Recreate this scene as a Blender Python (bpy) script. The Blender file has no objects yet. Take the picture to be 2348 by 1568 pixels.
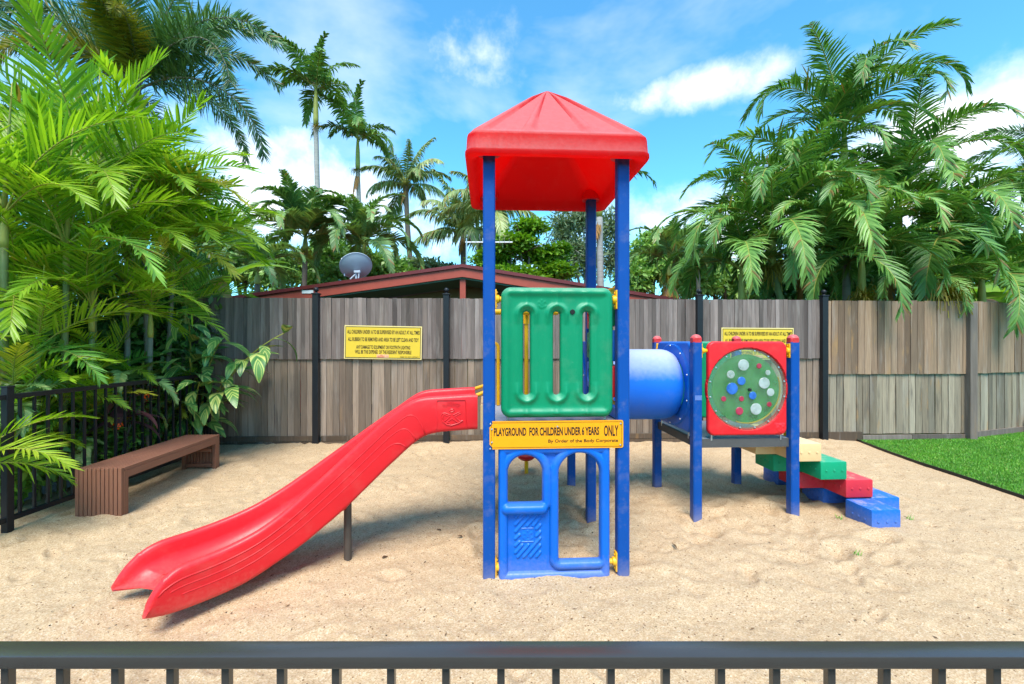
import bpy, bmesh, math, random
import numpy as np
from mathutils import Vector, Matrix, Euler

random.seed(7)
RNG = np.random.default_rng(7)
scene = bpy.context.scene
COL = scene.collection
R = math.radians

# ------------------------------------------------------------------ camera
cam = bpy.data.cameras.new("camera")
cam.lens = 15.34
cam.sensor_width = 36.0
cam.clip_start = 0.05
cam.clip_end = 900.0
camo = bpy.data.objects.new("camera", cam)
COL.objects.link(camo)
camo.location = (0.0, 0.0, 1.5)
camo.rotation_euler = (R(90), 0, 0)
scene.camera = camo

# ------------------------------------------------------------------ sky and sun
SUN_EL, SUN_AZ = 58.0, -176.0        # elevation; azimuth from +Y towards +X (degrees)
world = bpy.data.worlds.new("World")
scene.world = world
world.use_nodes = True
wt = world.node_tree
wt.nodes.clear()


def wn(t, **kw):
    n = wt.nodes.new(t)
    for k, v in kw.items():
        setattr(n, k, v)
    return n


def wmath(op, a=None, b=None, clamp=False):
    n = wn("ShaderNodeMath", operation=op, use_clamp=clamp)
    for i, x in enumerate((a, b)):
        if x is None:
            continue
        if isinstance(x, (int, float)):
            n.inputs[i].default_value = x
        else:
            wt.links.new(x, n.inputs[i])
    return n.outputs[0]


sky = wn("ShaderNodeTexSky", sky_type='NISHITA')
sky.sun_disc = False
sky.sun_elevation = R(SUN_EL)
sky.sun_rotation = R(SUN_AZ)
sky.air_density = 1.0
sky.dust_density = 0.3
sky.ozone_density = 1.6
hsv = wn("ShaderNodeMixRGB", blend_type='MULTIPLY')
hsv.inputs[0].default_value = 1.0
hsv.inputs[2].default_value = (0.66, 1.52, 1.70, 1)
wt.links.new(sky.outputs[0], hsv.inputs[1])
tc = wn("ShaderNodeTexCoord")
sep = wn("ShaderNodeSeparateXYZ")
wt.links.new(tc.outputs['Generated'], sep.inputs[0])
zc = wmath('MAXIMUM', wmath('ADD', sep.outputs[2], 0.12), 0.05)
comb = wn("ShaderNodeCombineXYZ")
wt.links.new(wmath('DIVIDE', sep.outputs[0], zc), comb.inputs[0])
wt.links.new(wmath('DIVIDE', sep.outputs[1], zc), comb.inputs[1])
comb.inputs[2].default_value = 3.7
n1 = wn("ShaderNodeTexNoise")
n1.inputs['Scale'].default_value = 1.15
n1.inputs['Detail'].default_value = 6.0
n1.inputs['Roughness'].default_value = 0.56
n1.inputs['Distortion'].default_value = 0.25
wt.links.new(comb.outputs[0], n1.inputs['Vector'])
n2 = wn("ShaderNodeTexNoise")
n2.inputs['Scale'].default_value = 7.0
n2.inputs['Detail'].default_value = 6.0
n2.inputs['Roughness'].default_value = 0.6
wt.links.new(tc.outputs['Generated'], n2.inputs['Vector'])
# a few individual fair-weather clouds (direction, half sizes)
CLOUDS = [((0.47, 1.0, 0.595), 0.095, 0.042, 0.95), ((0.33, 1.0, 0.565), 0.11, 0.03, 0.6),
          ((1.05, 1.0, 0.50), 0.16, 0.075, 0.9), ((-0.03, 1.0, 0.69), 0.12, 0.05, 0.5),
          ((-0.16, 1.0, 0.66), 0.08, 0.035, 0.55), ((-0.10, 1.0, 0.60), 0.10, 0.035, 0.45), ((0.19, 1.0, 0.72), 0.07, 0.03, 0.3),
          ((-0.58, 1.0, 0.43), 0.17, 0.08, 0.75), ((-0.42, 1.0, 0.30), 0.28, 0.11, 0.85), ((0.75, 1.0, 0.30), 0.45, 0.12, 0.85),
          ((-0.1, 1.0, 0.22), 0.5, 0.08, 0.55), ((-1.1, 1.0, 0.62), 0.12, 0.05, 0.35), ((0.3, 1.0, 0.28), 0.3, 0.1, 0.5)]
total = None
for c, a, b, amt in CLOUDS:
    c = Vector(c).normalized()
    sx = wmath('DIVIDE', wmath('SUBTRACT', sep.outputs[0], c.x), a)
    sz = wmath('DIVIDE', wmath('SUBTRACT', sep.outputs[2], c.z), b)
    sy = wmath('DIVIDE', wmath('SUBTRACT', sep.outputs[1], c.y), 0.4)
    r2 = wmath('ADD', wmath('ADD', wmath('MULTIPLY', sx, sx), wmath('MULTIPLY', sz, sz)), wmath('MULTIPLY', sy, sy))
    g = wmath('MULTIPLY', wmath('SUBTRACT', 1.0, wmath('MULTIPLY', r2, 0.55)), amt)
    g = wmath('MAXIMUM', g, 0.0)
    total = g if total is None else wmath('MAXIMUM', total, g)
gen = wn("ShaderNodeMapRange")
gen.inputs['From Min'].default_value = 0.53
gen.inputs['From Max'].default_value = 0.78
wt.links.new(n1.outputs[0], gen.inputs['Value'])
puff = wmath('ADD', total, wmath('MULTIPLY', wmath('SUBTRACT', n2.outputs[0], 0.62), 1.9))
mr = wn("ShaderNodeMapRange")
mr.interpolation_type = 'SMOOTHSTEP'
mr.inputs['From Min'].default_value = 0.0
mr.inputs['From Max'].default_value = 0.95
wt.links.new(puff, mr.inputs['Value'])
cl = wmath('MAXIMUM', mr.outputs[0], wmath('MULTIPLY', gen.outputs[0], 0.42), clamp=True)
mix = wn("ShaderNodeMixRGB")
mix.inputs[2].default_value = (8.0, 8.1, 8.25, 1)
wt.links.new(wmath('MULTIPLY', cl, 0.96), mix.inputs[0])
wt.links.new(hsv.outputs[0], mix.inputs[1])
bg = wn("ShaderNodeBackground")
bg.inputs['Strength'].default_value = 0.11
wt.links.new(mix.outputs[0], bg.inputs['Color'])
wo = wn("ShaderNodeOutputWorld")
wt.links.new(bg.outputs[0], wo.inputs['Surface'])

sun = bpy.data.lights.new("sun", 'SUN')
sun.energy = 3.3
sun.angle = R(30)
sun.color = (1.0, 0.915, 0.83)
suno = bpy.data.objects.new("sun", sun)
COL.objects.link(suno)
sd = Vector((math.sin(R(SUN_AZ)) * math.cos(R(SUN_EL)), math.cos(R(SUN_AZ)) * math.cos(R(SUN_EL)), math.sin(R(SUN_EL))))
suno.rotation_euler = sd.to_track_quat('Z', 'Y').to_euler()
suno.location = (0, 0, 30)

scene.view_settings.view_transform = 'Standard'
scene.view_settings.look = 'None'
scene.view_settings.exposure = 0.95
scene.view_settings.gamma = 1.0
scene.view_settings.use_curve_mapping = False
scene.cycles.use_denoising = True
scene.cycles.max_bounces = 6
scene.cycles.diffuse_bounces = 3
scene.cycles.glossy_bounces = 3
scene.cycles.adaptive_threshold = 0.02
world.cycles.sampling_method = 'MANUAL'
world.cycles.sample_map_resolution = 512
scene.cycles.transparent_max_bounces = 12
scene.cycles.caustics_reflective = False
scene.cycles.caustics_refractive = False


# ------------------------------------------------------------------ helpers
def P(x, y, Y):
    """world point seen at layout coordinate (x, y) when it stands at distance Y"""
    return Vector(((x - 1173.5) * Y / 1000.0, Y, 1.5 - (y - 784.0) * Y / 1000.0))


def link(o, parent=None):
    COL.objects.link(o)
    if parent is not None:
        o.parent = parent
    return o


def tag(o, label, cat, group=None, kind=None):
    if label:
        o["label"] = label
    if cat:
        o["category"] = cat
    if group:
        o["group"] = group
    if kind:
        o["kind"] = kind
    return o


def empty(name, loc=(0, 0, 0), rz=0.0):
    o = bpy.data.objects.new(name, None)
    o.location = loc
    o.rotation_euler = (0, 0, rz)
    return link(o)


class MB:
    def __init__(s):
        s.v = []
        s.f = []

    def add(s, vs, fs):
        b = len(s.v)
        s.v += [tuple(map(float, v)) for v in vs]
        s.f += [tuple(b + i for i in f) for f in fs]
        return s

    def box(s, lo, hi, bev=0.0):
        if bev > 0:
            bm = bmesh.new()
            bmesh.ops.create_cube(bm, size=1.0)
            lo, hi = Vector(lo), Vector(hi)
            d = hi - lo
            for v in bm.verts:
                v.co = Vector((lo.x + (v.co.x + .5) * d.x, lo.y + (v.co.y + .5) * d.y, lo.z + (v.co.z + .5) * d.z))
            bmesh.ops.bevel(bm, geom=list(bm.edges), offset=bev, segments=2, profile=0.6, affect='EDGES')
            bm.verts.index_update()
            s.add([v.co for v in bm.verts], [[v.index for v in f.verts] for f in bm.faces])
            bm.free()
            return s
        x0, y0, z0 = lo
        x1, y1, z1 = hi
        return s.add([(x0, y0, z0), (x1, y0, z0), (x1, y1, z0), (x0, y1, z0), (x0, y0, z1), (x1, y0, z1), (x1, y1, z1), (x0, y1, z1)],
                     [(0, 3, 2, 1), (4, 5, 6, 7), (0, 1, 5, 4), (1, 2, 6, 5), (2, 3, 7, 6), (3, 0, 4, 7)])

    def tube(s, pts, r, n=10, closed=False, caps=True):
        pts = [Vector(p) for p in pts]
        m = len(pts)
        rr = r if isinstance(r, (list, tuple)) else [r] * m
        rings = []
        up = None
        for i, p in enumerate(pts):
            if closed:
                t = (pts[(i + 1) % m] - pts[i - 1])
            else:
                t = pts[min(i + 1, m - 1)] - pts[max(i - 1, 0)]
            t = t.normalized() if t.length > 1e-9 else Vector((0, 0, 1))
            if up is None:
                up = Vector((0, 0, 1)) if abs(t.z) < 0.9 else Vector((1, 0, 0))
            a = t.cross(up)
            if a.length < 1e-6:
                a = t.orthogonal()
            a.normalize()
            b = t.cross(a).normalized()
            up = -b if False else a.cross(t)
            rings.append([p + (a * math.cos(2 * math.pi * k / n) + b * math.sin(2 * math.pi * k / n)) * rr[i] for k in range(n)])
        vs = [q for ring in rings for q in ring]
        fs = []
        for i in range(m if closed else m - 1):
            j = (i + 1) % m
            for k in range(n):
                k2 = (k + 1) % n
                fs.append((i * n + k, j * n + k, j * n + k2, i * n + k2))
        if caps and not closed:
            fs.append(tuple(range(n)))
            fs.append(tuple((m - 1) * n + k for k in reversed(range(n))))
        return s.add(vs, fs)

    def lathe(s, prof, n=24, center=(0, 0, 0), axis='Z'):
        vs, fs = [], []
        for (r, z) in prof:
            for k in range(n):
                a = 2 * math.pi * k / n
                p = (r * math.cos(a), r * math.sin(a), z)
                if axis == 'X':
                    p = (p[2], p[0], p[1])
                elif axis == 'Y':
                    p = (p[0], p[2], p[1])
                vs.append((p[0] + center[0], p[1] + center[1], p[2] + center[2]))
        m = len(prof)
        for i in range(m - 1):
            for k in range(n):
                k2 = (k + 1) % n
                fs.append((i * n + k, i * n + k2, (i + 1) * n + k2, (i + 1) * n + k))
        fs.append(tuple(reversed(range(n))))
        fs.append(tuple((m - 1) * n + k for k in range(n)))
        return s.add(vs, fs)

    def xf(s, M):
        s.v = [tuple(M @ Vector(v)) for v in s.v]
        return s

    def mesh(s, name, mat, smooth=False):
        me = bpy.data.meshes.new(name)
        me.from_pydata(s.v, [], s.f)
        me.update()
        bm = bmesh.new()
        bm.from_mesh(me)
        bmesh.ops.recalc_face_normals(bm, faces=bm.faces)
        bm.to_mesh(me)
        bm.free()
        finish(me, mat, smooth)
        return me

    def build(s, name, mat, parent=None, smooth=False):
        return link(bpy.data.objects.new(name, s.mesh(name, mat, smooth)), parent)


def finish(me, mat, smooth):
    if mat is not None:
        me.materials.append(mat)
    if smooth is not False:
        me.polygons.foreach_set("use_smooth", [True] * len(me.polygons))
        if smooth is not True:
            me.set_sharp_from_angle(angle=R(smooth))


def np_mesh(name, V, F, mat, smooth=True):
    """V (n,3) array, F (m,k) array of equal-sized faces"""
    V = np.ascontiguousarray(V, dtype=np.float32)
    F = np.ascontiguousarray(F, dtype=np.int32)
    me = bpy.data.meshes.new(name)
    me.vertices.add(len(V))
    me.vertices.foreach_set("co", V.ravel())
    k = F.shape[1]
    me.loops.add(F.size)
    me.loops.foreach_set("vertex_index", F.ravel())
    me.polygons.add(len(F))
    me.polygons.foreach_set("loop_start", np.arange(0, F.size, k, dtype=np.int32))
    me.update(calc_edges=True)
    me.validate()
    finish(me, mat, smooth)
    return me


def mobj(name, me, parent=None):
    return link(bpy.data.objects.new(name, me), parent)


def text_verts(body, size=1.0, bold=0.0, spacing=1.0, align='LEFT'):
    """flat outline mesh of a text in the built-in font, as (verts, faces) in the XY plane"""
    cu = bpy.data.curves.new("t", 'FONT')
    cu.body = body
    cu.size = size
    cu.offset = bold
    cu.space_character = spacing
    cu.align_x = align
    cu.resolution_u = 3
    o = bpy.data.objects.new("t", cu)
    COL.objects.link(o)
    bpy.context.view_layer.update()
    me = bpy.data.meshes.new_from_object(o.evaluated_get(bpy.context.evaluated_depsgraph_get()))
    vs = [v.co.copy() for v in me.vertices]
    fs = [tuple(p.vertices) for p in me.polygons]
    bpy.data.objects.remove(o)
    bpy.data.curves.remove(cu)
    bpy.data.meshes.remove(me)
    return vs, fs


def vnoise(x, y, scale, seed=0):
    """smooth value noise on arrays"""
    r = np.random.default_rng(seed)
    T = r.random((256, 256))
    u, v = x * scale + 1000, y * scale + 1000
    i, j = np.floor(u).astype(int), np.floor(v).astype(int)
    a, b = u - i, v - j
    a, b = a * a * (3 - 2 * a), b * b * (3 - 2 * b)
    i0, i1, j0, j1 = i % 256, (i + 1) % 256, j % 256, (j + 1) % 256
    return (T[i0, j0] * (1 - a) + T[i1, j0] * a) * (1 - b) + (T[i0, j1] * (1 - a) + T[i1, j1] * a) * b - 0.5


# ------------------------------------------------------------------ materials
def mat_new(name):
    m = bpy.data.materials.new(name)
    m.use_nodes = True
    nt = m.node_tree
    b = nt.nodes["Principled BSDF"]
    return m, nt, b


def nd(nt, t, **kw):
    n = nt.nodes.new(t)
    for k, v in kw.items():
        setattr(n, k, v)
    return n


def ramp(nt, stops, src=None):
    n = nt.nodes.new("ShaderNodeValToRGB")
    cr = n.color_ramp
    while len(cr.elements) < len(stops):
        cr.elements.new(0.5)
    for e, (p, c) in zip(cr.elements, stops):
        e.position = p
        e.color = (c[0], c[1], c[2], 1) if len(c) == 3 else c
    if src is not None:
        nt.links.new(src, n.inputs[0])
    return n


def noise(nt, scale, detail=4, rough=0.55, coord='Object', stretch=None, dist=0.0):
    t = nd(nt, "ShaderNodeTexCoord")
    src = t.outputs[coord]
    if stretch:
        mp = nd(nt, "ShaderNodeMapping")
        mp.inputs['Scale'].default_value = stretch
        nt.links.new(src, mp.inputs[0])
        src = mp.outputs[0]
    n = nd(nt, "ShaderNodeTexNoise")
    n.inputs['Scale'].default_value = scale
    n.inputs['Detail'].default_value = detail
    n.inputs['Roughness'].default_value = rough
    n.inputs['Distortion'].default_value = dist
    nt.links.new(src, n.inputs['Vector'])
    return n


def mixc(nt, fac, a, b, mode='MIX'):
    n = nd(nt, "ShaderNodeMixRGB", blend_type=mode)
    for i, x in enumerate((fac, a, b)):
        if isinstance(x, (int, float)):
            n.inputs[i].default_value = x
        elif isinstance(x, tuple):
            n.inputs[i].default_value = (x[0], x[1], x[2], 1)
        else:
            nt.links.new(x, n.inputs[i])
    return n.outputs[0]


def bump(nt, bsdf, height, strength=0.2, dist=0.01):
    n = nd(nt, "ShaderNodeBump")
    n.inputs['Strength'].default_value = strength
    n.inputs['Distance'].default_value = dist
    nt.links.new(height, n.inputs['Height'])
    nt.links.new(n.outputs[0], bsdf.inputs['Normal'])
    return n


def plastic(name, col, rough=0.38, fade_sheen=0.0, fade_sheen_col=(0.6, 0.5, 0.5), dirt=0.12, spec=0.3, transl=0.0, sandy=0.0):
    """moulded outdoor plastic: faint mottling, scuffs, orange-peel relief, chalking and painted sky sheen on upward faces"""
    m, nt, b = mat_new(name)
    n = noise(nt, 3.0, 5)
    c = mixc(nt, ramp(nt, [(0.35, (0, 0, 0)), (0.7, (1, 1, 1))], n.outputs[0]).outputs[0],
             tuple(x * 0.93 for x in col), tuple(min(1, x * 1.05 + 0.002) for x in col))
    if fade_sheen > 0:  # upward faces paler: chalking, with sky sheen painted into the colour
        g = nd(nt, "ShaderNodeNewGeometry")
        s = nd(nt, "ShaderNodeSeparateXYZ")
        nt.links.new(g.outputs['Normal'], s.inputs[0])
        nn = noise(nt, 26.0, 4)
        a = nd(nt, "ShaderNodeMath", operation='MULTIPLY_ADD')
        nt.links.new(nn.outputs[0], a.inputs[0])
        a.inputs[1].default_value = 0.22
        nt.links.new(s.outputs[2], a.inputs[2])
        f = ramp(nt, [(0.28, (0, 0, 0)), (1.0, (fade_sheen, fade_sheen, fade_sheen))], a.outputs[0])
        c = mixc(nt, f.outputs[0], c, fade_sheen_col)
    sc = noise(nt, 45.0, 4, 0.7)
    c = mixc(nt, ramp(nt, [(0.66, (0, 0, 0)), (0.82, (dirt, dirt, dirt))], sc.outputs[0]).outputs[0], c, (0.55, 0.5, 0.45))
    big = noise(nt, 5.5, 5, 0.7)
    c = mixc(nt, ramp(nt, [(0.52, (0, 0, 0)), (0.72, (dirt * 0.6,) * 3)], big.outputs[0]).outputs[0], c, (0.42, 0.34, 0.26))
    gz = nd(nt, "ShaderNodeNewGeometry")
    sz = nd(nt, "ShaderNodeSeparateXYZ")
    nt.links.new(gz.outputs['Position'], sz.inputs[0])
    ad = nd(nt, "ShaderNodeMath", operation='MULTIPLY_ADD')
    nt.links.new(sc.outputs[0], ad.inputs[0])
    ad.inputs[1].default_value = 0.22
    nt.links.new(sz.outputs[2], ad.inputs[2])
    c = mixc(nt, ramp(nt, [(0.08, (0.20,) * 3), (0.24, (0, 0, 0))], ad.outputs[0]).outputs[0], c, (0.55, 0.42, 0.28))
    if sandy > 0:
        sn = nd(nt, "ShaderNodeSeparateXYZ")
        nt.links.new(gz.outputs['Normal'], sn.inputs[0])
        up_ = ramp(nt, [(0.85, (0, 0, 0)), (0.95, (1, 1, 1))], sn.outputs[2]).outputs[0]
        pn = noise(nt, 11.0, 8, 0.75)
        pt = ramp(nt, [(0.50, (0, 0, 0)), (0.66, (sandy,) * 3)], pn.outputs[0]).outputs[0]
        c = mixc(nt, mixc(nt, 1.0, up_, pt, 'MULTIPLY'), c, (0.60, 0.47, 0.32))
    nt.links.new(c, b.inputs['Base Color'])
    b.inputs['Roughness'].default_value = rough
    b.inputs['Specular IOR Level'].default_value = spec
    rr = ramp(nt, [(0.3, (rough * .85,) * 3), (0.7, (min(1, rough * 1.25),) * 3)], sc.outputs[0])
    nt.links.new(rr.outputs[0], b.inputs['Roughness'])
    bump(nt, b, noise(nt, 160.0, 2).outputs[0], 0.06, 0.002)
    if transl > 0:
        tr = nd(nt, "ShaderNodeBsdfTranslucent")
        tr.inputs['Color'].default_value = (min(1, col[0] * 1.8), col[1] * 1.5, col[2] * 1.5, 1)
        ms = nd(nt, "ShaderNodeMixShader")
        ms.inputs[0].default_value = transl
        nt.links.new(b.outputs[0], ms.inputs[1])
        nt.links.new(tr.outputs[0], ms.inputs[2])
        nt.links.new(ms.outputs[0], nt.nodes["Material Output"].inputs['Surface'])
    return m


def simple(name, col, rough=0.5, metal=0.0, var=0.15, scale=20.0, bmp=0.1, bscale=80.0, coord='Object', stretch=None):
    m, nt, b = mat_new(name)
    n = noise(nt, scale, 6, 0.6, coord, stretch)
    c = mixc(nt, n.outputs[0], tuple(x * (1 - var) for x in col), tuple(min(1, x * (1 + var)) for x in col))
    nt.links.new(c, b.inputs['Base Color'])
    b.inputs['Roughness'].default_value = rough
    b.inputs['Metallic'].default_value = metal
    b.inputs['Specular IOR Level'].default_value = 0.3 if metal < 0.1 else 0.5
    if bmp > 0:
        bump(nt, b, noise(nt, bscale, 4, 0.6, coord, stretch).outputs[0], bmp, 0.004)
    return m


def leaf_mat(name, c_dark, c_mid, c_light, trans=0.3, rough=0.42, brown=0.0, spec=0.5):
    m, nt, b = mat_new(name)
    g = nd(nt, "ShaderNodeNewGeometry")
    oi = nd(nt, "ShaderNodeObjectInfo")
    a = nd(nt, "ShaderNodeMath", operation='MULTIPLY_ADD')
    nt.links.new(g.outputs['Random Per Island'], a.inputs[0])
    a.inputs[1].default_value = 0.5
    a2 = nd(nt, "ShaderNodeMath", operation='MULTIPLY')
    nt.links.new(oi.outputs['Random'], a2.inputs[0])
    a2.inputs[1].default_value = 0.5
    nt.links.new(a2.outputs[0], a.inputs[2])
    stops = [(0.08, c_dark), (0.5, c_mid), (0.92, c_light)]
    r = ramp(nt, stops, a.outputs[0])
    c = r.outputs[0]
    n = noise(nt, 5.0, 4)
    c = mixc(nt, mixc(nt, 0.35, (0, 0, 0), n.outputs[0]), c, c_dark)
    if brown > 0:
        br = ramp(nt, [(1.0 - brown, (0, 0, 0)), (1.0 - brown * 0.5, (1, 1, 1))], g.outputs['Random Per Island'])
        c = mixc(nt, br.outputs[0], c, (0.28, 0.17, 0.05))
    nt.links.new(c, b.inputs['Base Color'])
    b.inputs['Roughness'].default_value = rough
    b.inputs['Specular IOR Level'].default_value = spec
    tr = nd(nt, "ShaderNodeBsdfTranslucent")
    tcx = mixc(nt, 1.0, c, (1.25, 1.35, 0.6), 'MULTIPLY')
    nt.links.new(tcx, tr.inputs['Color'])
    ms = nd(nt, "ShaderNodeMixShader")
    ms.inputs[0].default_value = trans
    out = nt.nodes["Material Output"]
    nt.links.new(b.outputs[0], ms.inputs[1])
    nt.links.new(tr.outputs[0], ms.inputs[2])
    nt.links.new(ms.outputs[0], out.inputs['Surface'])
    return m


def wood_mat(name, cols, scale=1.0, orange=0.0, rough=0.85, dark=0.35):
    """weathered grey hardwood: each board its own tone, long grain streaks, black water stains"""
    m, nt, b = mat_new(name)
    oi = nd(nt, "ShaderNodeObjectInfo")
    base = ramp(nt, [(i / max(1, len(cols) - 1), c) for i, c in enumerate(cols)], oi.outputs['Random']).outputs[0]
    t = nd(nt, "ShaderNodeTexCoord")
    off = nd(nt, "ShaderNodeVectorMath", operation='MULTIPLY_ADD')
    cmb = nd(nt, "ShaderNodeCombineXYZ")
    for i in range(3):
        nt.links.new(oi.outputs['Random'], cmb.inputs[i])
    nt.links.new(cmb.outputs[0], off.inputs[0])
    off.inputs[1].default_value = (57.0, 31.0, 83.0)
    nt.links.new(t.outputs['Object'], off.inputs[2])

    def ns(sc, det, st):
        mp = nd(nt, "ShaderNodeMapping")
        mp.inputs['Scale'].default_value = st
        nt.links.new(off.outputs[0], mp.inputs[0])
        n = nd(nt, "ShaderNodeTexNoise")
        n.inputs['Scale'].default_value = sc
        n.inputs['Detail'].default_value = det
        n.inputs['Roughness'].default_value = 0.62
        nt.links.new(mp.outputs[0], n.inputs['Vector'])
        return n.outputs[0]
    g1 = ns(60 * scale, 6, (1, 1, 0.045))
    g2 = ns(16 * scale, 5, (1, 1, 0.09))
    wn_ = nd(nt, "ShaderNodeTexWhiteNoise", noise_dimensions='1D')
    nt.links.new(oi.outputs['Random'], wn_.inputs['W'])
    base = mixc(nt, 1.0, base, ramp(nt, [(0.0, (0.55,) * 3), (0.5, (0.95,) * 3), (1.0, (1.25,) * 3)], wn_.outputs['Value']).outputs[0], 'MULTIPLY')
    c = mixc(nt, ramp(nt, [(0.3, (0, 0, 0)), (0.72, (1, 1, 1))], g1).outputs[0], mixc(nt, 0.42, base, (0.035, 0.03, 0.027)), base)
    c = mixc(nt, ramp(nt, [(0.52, (0, 0, 0)), (0.75, (dark,) * 3)], g2).outputs[0], c, (0.05, 0.042, 0.038))
    pale = ns(10 * scale, 4, (1, 1, 0.12))
    c = mixc(nt, ramp(nt, [(0.55, (0, 0, 0)), (0.78, (0.38,) * 3)], pale).outputs[0], c, (0.43, 0.38, 0.335))
    if orange > 0:
        o = ns(9 * scale, 4, (1, 1, 0.22))
        c = mixc(nt, ramp(nt, [(0.60, (0, 0, 0)), (0.74, (orange,) * 3)], o).outputs[0], c, (0.36, 0.2, 0.08))
    kn = ns(11 * scale, 3, (1, 1, 0.5))
    c = mixc(nt, ramp(nt, [(0.74, (0, 0, 0)), (0.8, (0.7,) * 3)], kn).outputs[0], c, (0.05, 0.035, 0.025))
    nt.links.new(c, b.inputs['Base Color'])
    b.inputs['Roughness'].default_value = rough
    b.inputs['Specular IOR Level'].default_value = 0.25
    bump(nt, b, g1, 0.5, 0.004)
    return m


M = {}
M['red'] = plastic('red_plastic', (0.68, 0.014, 0.020), 0.34, 0.10, (0.62, 0.22, 0.20))
M['roof_red'] = plastic('faded_sheen_red_plastic', (0.56, 0.012, 0.012), 0.5, 0.95, (0.80, 0.42, 0.41), 0.2, 0.3, 0.62)  # pink top: sun fade together with painted-in sky reflection
M['red_cap'] = plastic('red_cap', (0.60, 0.035, 0.04), 0.4, 0.4, (0.66, 0.3, 0.28))
M['green'] = plastic('green_plastic', (0.0, 0.225, 0.092), 0.38, 0.35, (0.3, 0.55, 0.42))
M['sky_blue'] = plastic('blue_plastic', (0.0, 0.118, 0.53), 0.36, 0.12, (0.25, 0.4, 0.7))
M['tunnel_blue'] = plastic('faded_blue_plastic', (0.006, 0.14, 0.64), 0.42, 0.66, (0.60, 0.61, 0.68), 0.1)  # whitish top: chalking plus a highlight put into the colour
M['step_blue'] = plastic('step_blue', (0.002, 0.12, 0.52), 0.5, 0.2, (0.10, 0.25, 0.65), 0.12, 0.3, 0.0, 0.5)
M['step_red'] = plastic('step_red', (0.56, 0.022, 0.04), 0.5, 0.4, (0.66, 0.15, 0.16), 0.12, 0.3, 0.0, 0.5)
M['step_green'] = plastic('step_green', (0.0, 0.27, 0.12), 0.5, 0.4, (0.10, 0.45, 0.30), 0.12, 0.3, 0.0, 0.35)
M['step_sand'] = plastic('step_sand', (0.70, 0.46, 0.22), 0.5, 0.4, (0.74, 0.6, 0.42), 0.12, 0.3, 0.0, 0.35)
M['yellow'] = plastic('yellow_plastic', (0.82, 0.40, 0.004), 0.38, 0.0)
M['beige'] = plastic('beige_plastic', (0.62, 0.42, 0.2), 0.45, 0.0)
M['post_blue'] = plastic('blue_powder_coat', (0.0005, 0.062, 0.29), 0.5, 0.0, dirt=0.3, spec=0.2)
M['sign_y'] = simple('sign_yellow', (0.86, 0.325, 0.001), 0.55, 0, 0.03, 4, 0)
M['sign_y2'] = simple('sign_pale_yellow', (0.66, 0.45, 0.035), 0.45, 0, 0.14, 2.5, 0)
M['sign_edge'] = simple('sign_edge_cream', (0.75, 0.58, 0.22), 0.5, 0, 0.05, 4, 0)
M['ink'] = simple('black_ink', (0.018, 0.013, 0.008), 0.6, 0, 0.1, 10, 0)
M['ink_soft'] = simple('faded_ink', (0.05, 0.035, 0.015), 0.6, 0, 0.2, 10, 0)
M['sticker'] = simple('old_sticker', (0.72, 0.40, 0.22), 0.6, 0, 0.1, 30, 0)
M['ink_red'] = simple('red_ink', (0.6, 0.09, 0.03), 0.6, 0, 0.2, 30, 0)
M['steel'] = simple('galvanised_steel', (0.55, 0.55, 0.55), 0.35, 0.9, 0.1, 30, 0.03)
M['grey_deck'] = simple('grey_deck', (0.42, 0.44, 0.48), 0.55, 0, 0.12, 18, 0.1)
M['dark_deck'] = simple('dark_grey_coating', (0.075, 0.073, 0.07), 0.6, 0, 0.2, 22, 0.12)
M['deck2'] = simple('blue_grey_deck', (0.16, 0.185, 0.22), 0.55, 0, 0.15, 18, 0.1)
M['leg'] = simple('brown_steel_leg', (0.085, 0.062, 0.048), 0.6, 0, 0.25, 12, 0.1)
M['black'] = simple('black_powder_coat', (0.012, 0.0125, 0.015), 0.42, 0, 0.3, 15, 0.08)
M['rubber'] = simple('black_rubber', (0.01, 0.01, 0.01), 0.7, 0, 0.2, 15, 0)
M['bench'] = simple('brown_recycled_board', (0.235, 0.100, 0.062), 0.55, 0, 0.22, 30, 0.25, 90, stretch=(1, 0.15, 1))
M['bench_end'] = simple('brown_recycled_end', (0.215, 0.092, 0.055), 0.55, 0, 0.22, 30, 0.25, 90, stretch=(1, 1, 0.15))
M['rail'] = simple('grey_brown_powder_coat', (0.045, 0.040, 0.035), 0.22, 0, 0.12, 9, 0.03, 150)
M['rail'].node_tree.nodes['Principled BSDF'].inputs['Specular IOR Level'].default_value = 0.8
M['paling'] = wood_mat('weathered_paling', [(0.137, 0.102, 0.087), (0.248, 0.193, 0.168), (0.171, 0.132, 0.113), (0.308, 0.244, 0.215), (0.197, 0.147, 0.120), (0.274, 0.216, 0.193)], 1.0, 0.0, 0.85, 0.6)
M['paling_low'] = wood_mat('weathered_paling_low', [(0.207, 0.145, 0.102), (0.315, 0.228, 0.163), (0.243, 0.174, 0.121), (0.360, 0.269, 0.202), (0.279, 0.199, 0.141)], 1.0, 0.25, 0.85, 0.5)
M['paling_r'] = wood_mat('brown_paling', [(0.280, 0.170, 0.104), (0.370, 0.235, 0.144), (0.302, 0.190, 0.117), (0.403, 0.265, 0.171), (0.336, 0.210, 0.126)], 1.0, 0.75)
M['paling_rl'] = wood_mat('mossy_paling', [(0.264, 0.190, 0.126), (0.363, 0.290, 0.198), (0.286, 0.215, 0.140), (0.407, 0.335, 0.239), (0.319, 0.235, 0.153)], 1.0, 0.65, 0.85, 0.75)
M['kick'] = wood_mat('kick_board', [(0.125, 0.082, 0.05), (0.165, 0.11, 0.07)], 1.0, 0.4)
M['wpost'] = wood_mat('timber_post', [(0.2, 0.155, 0.125), (0.22, 0.17, 0.135)], 0.8, 0.3)
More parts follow.
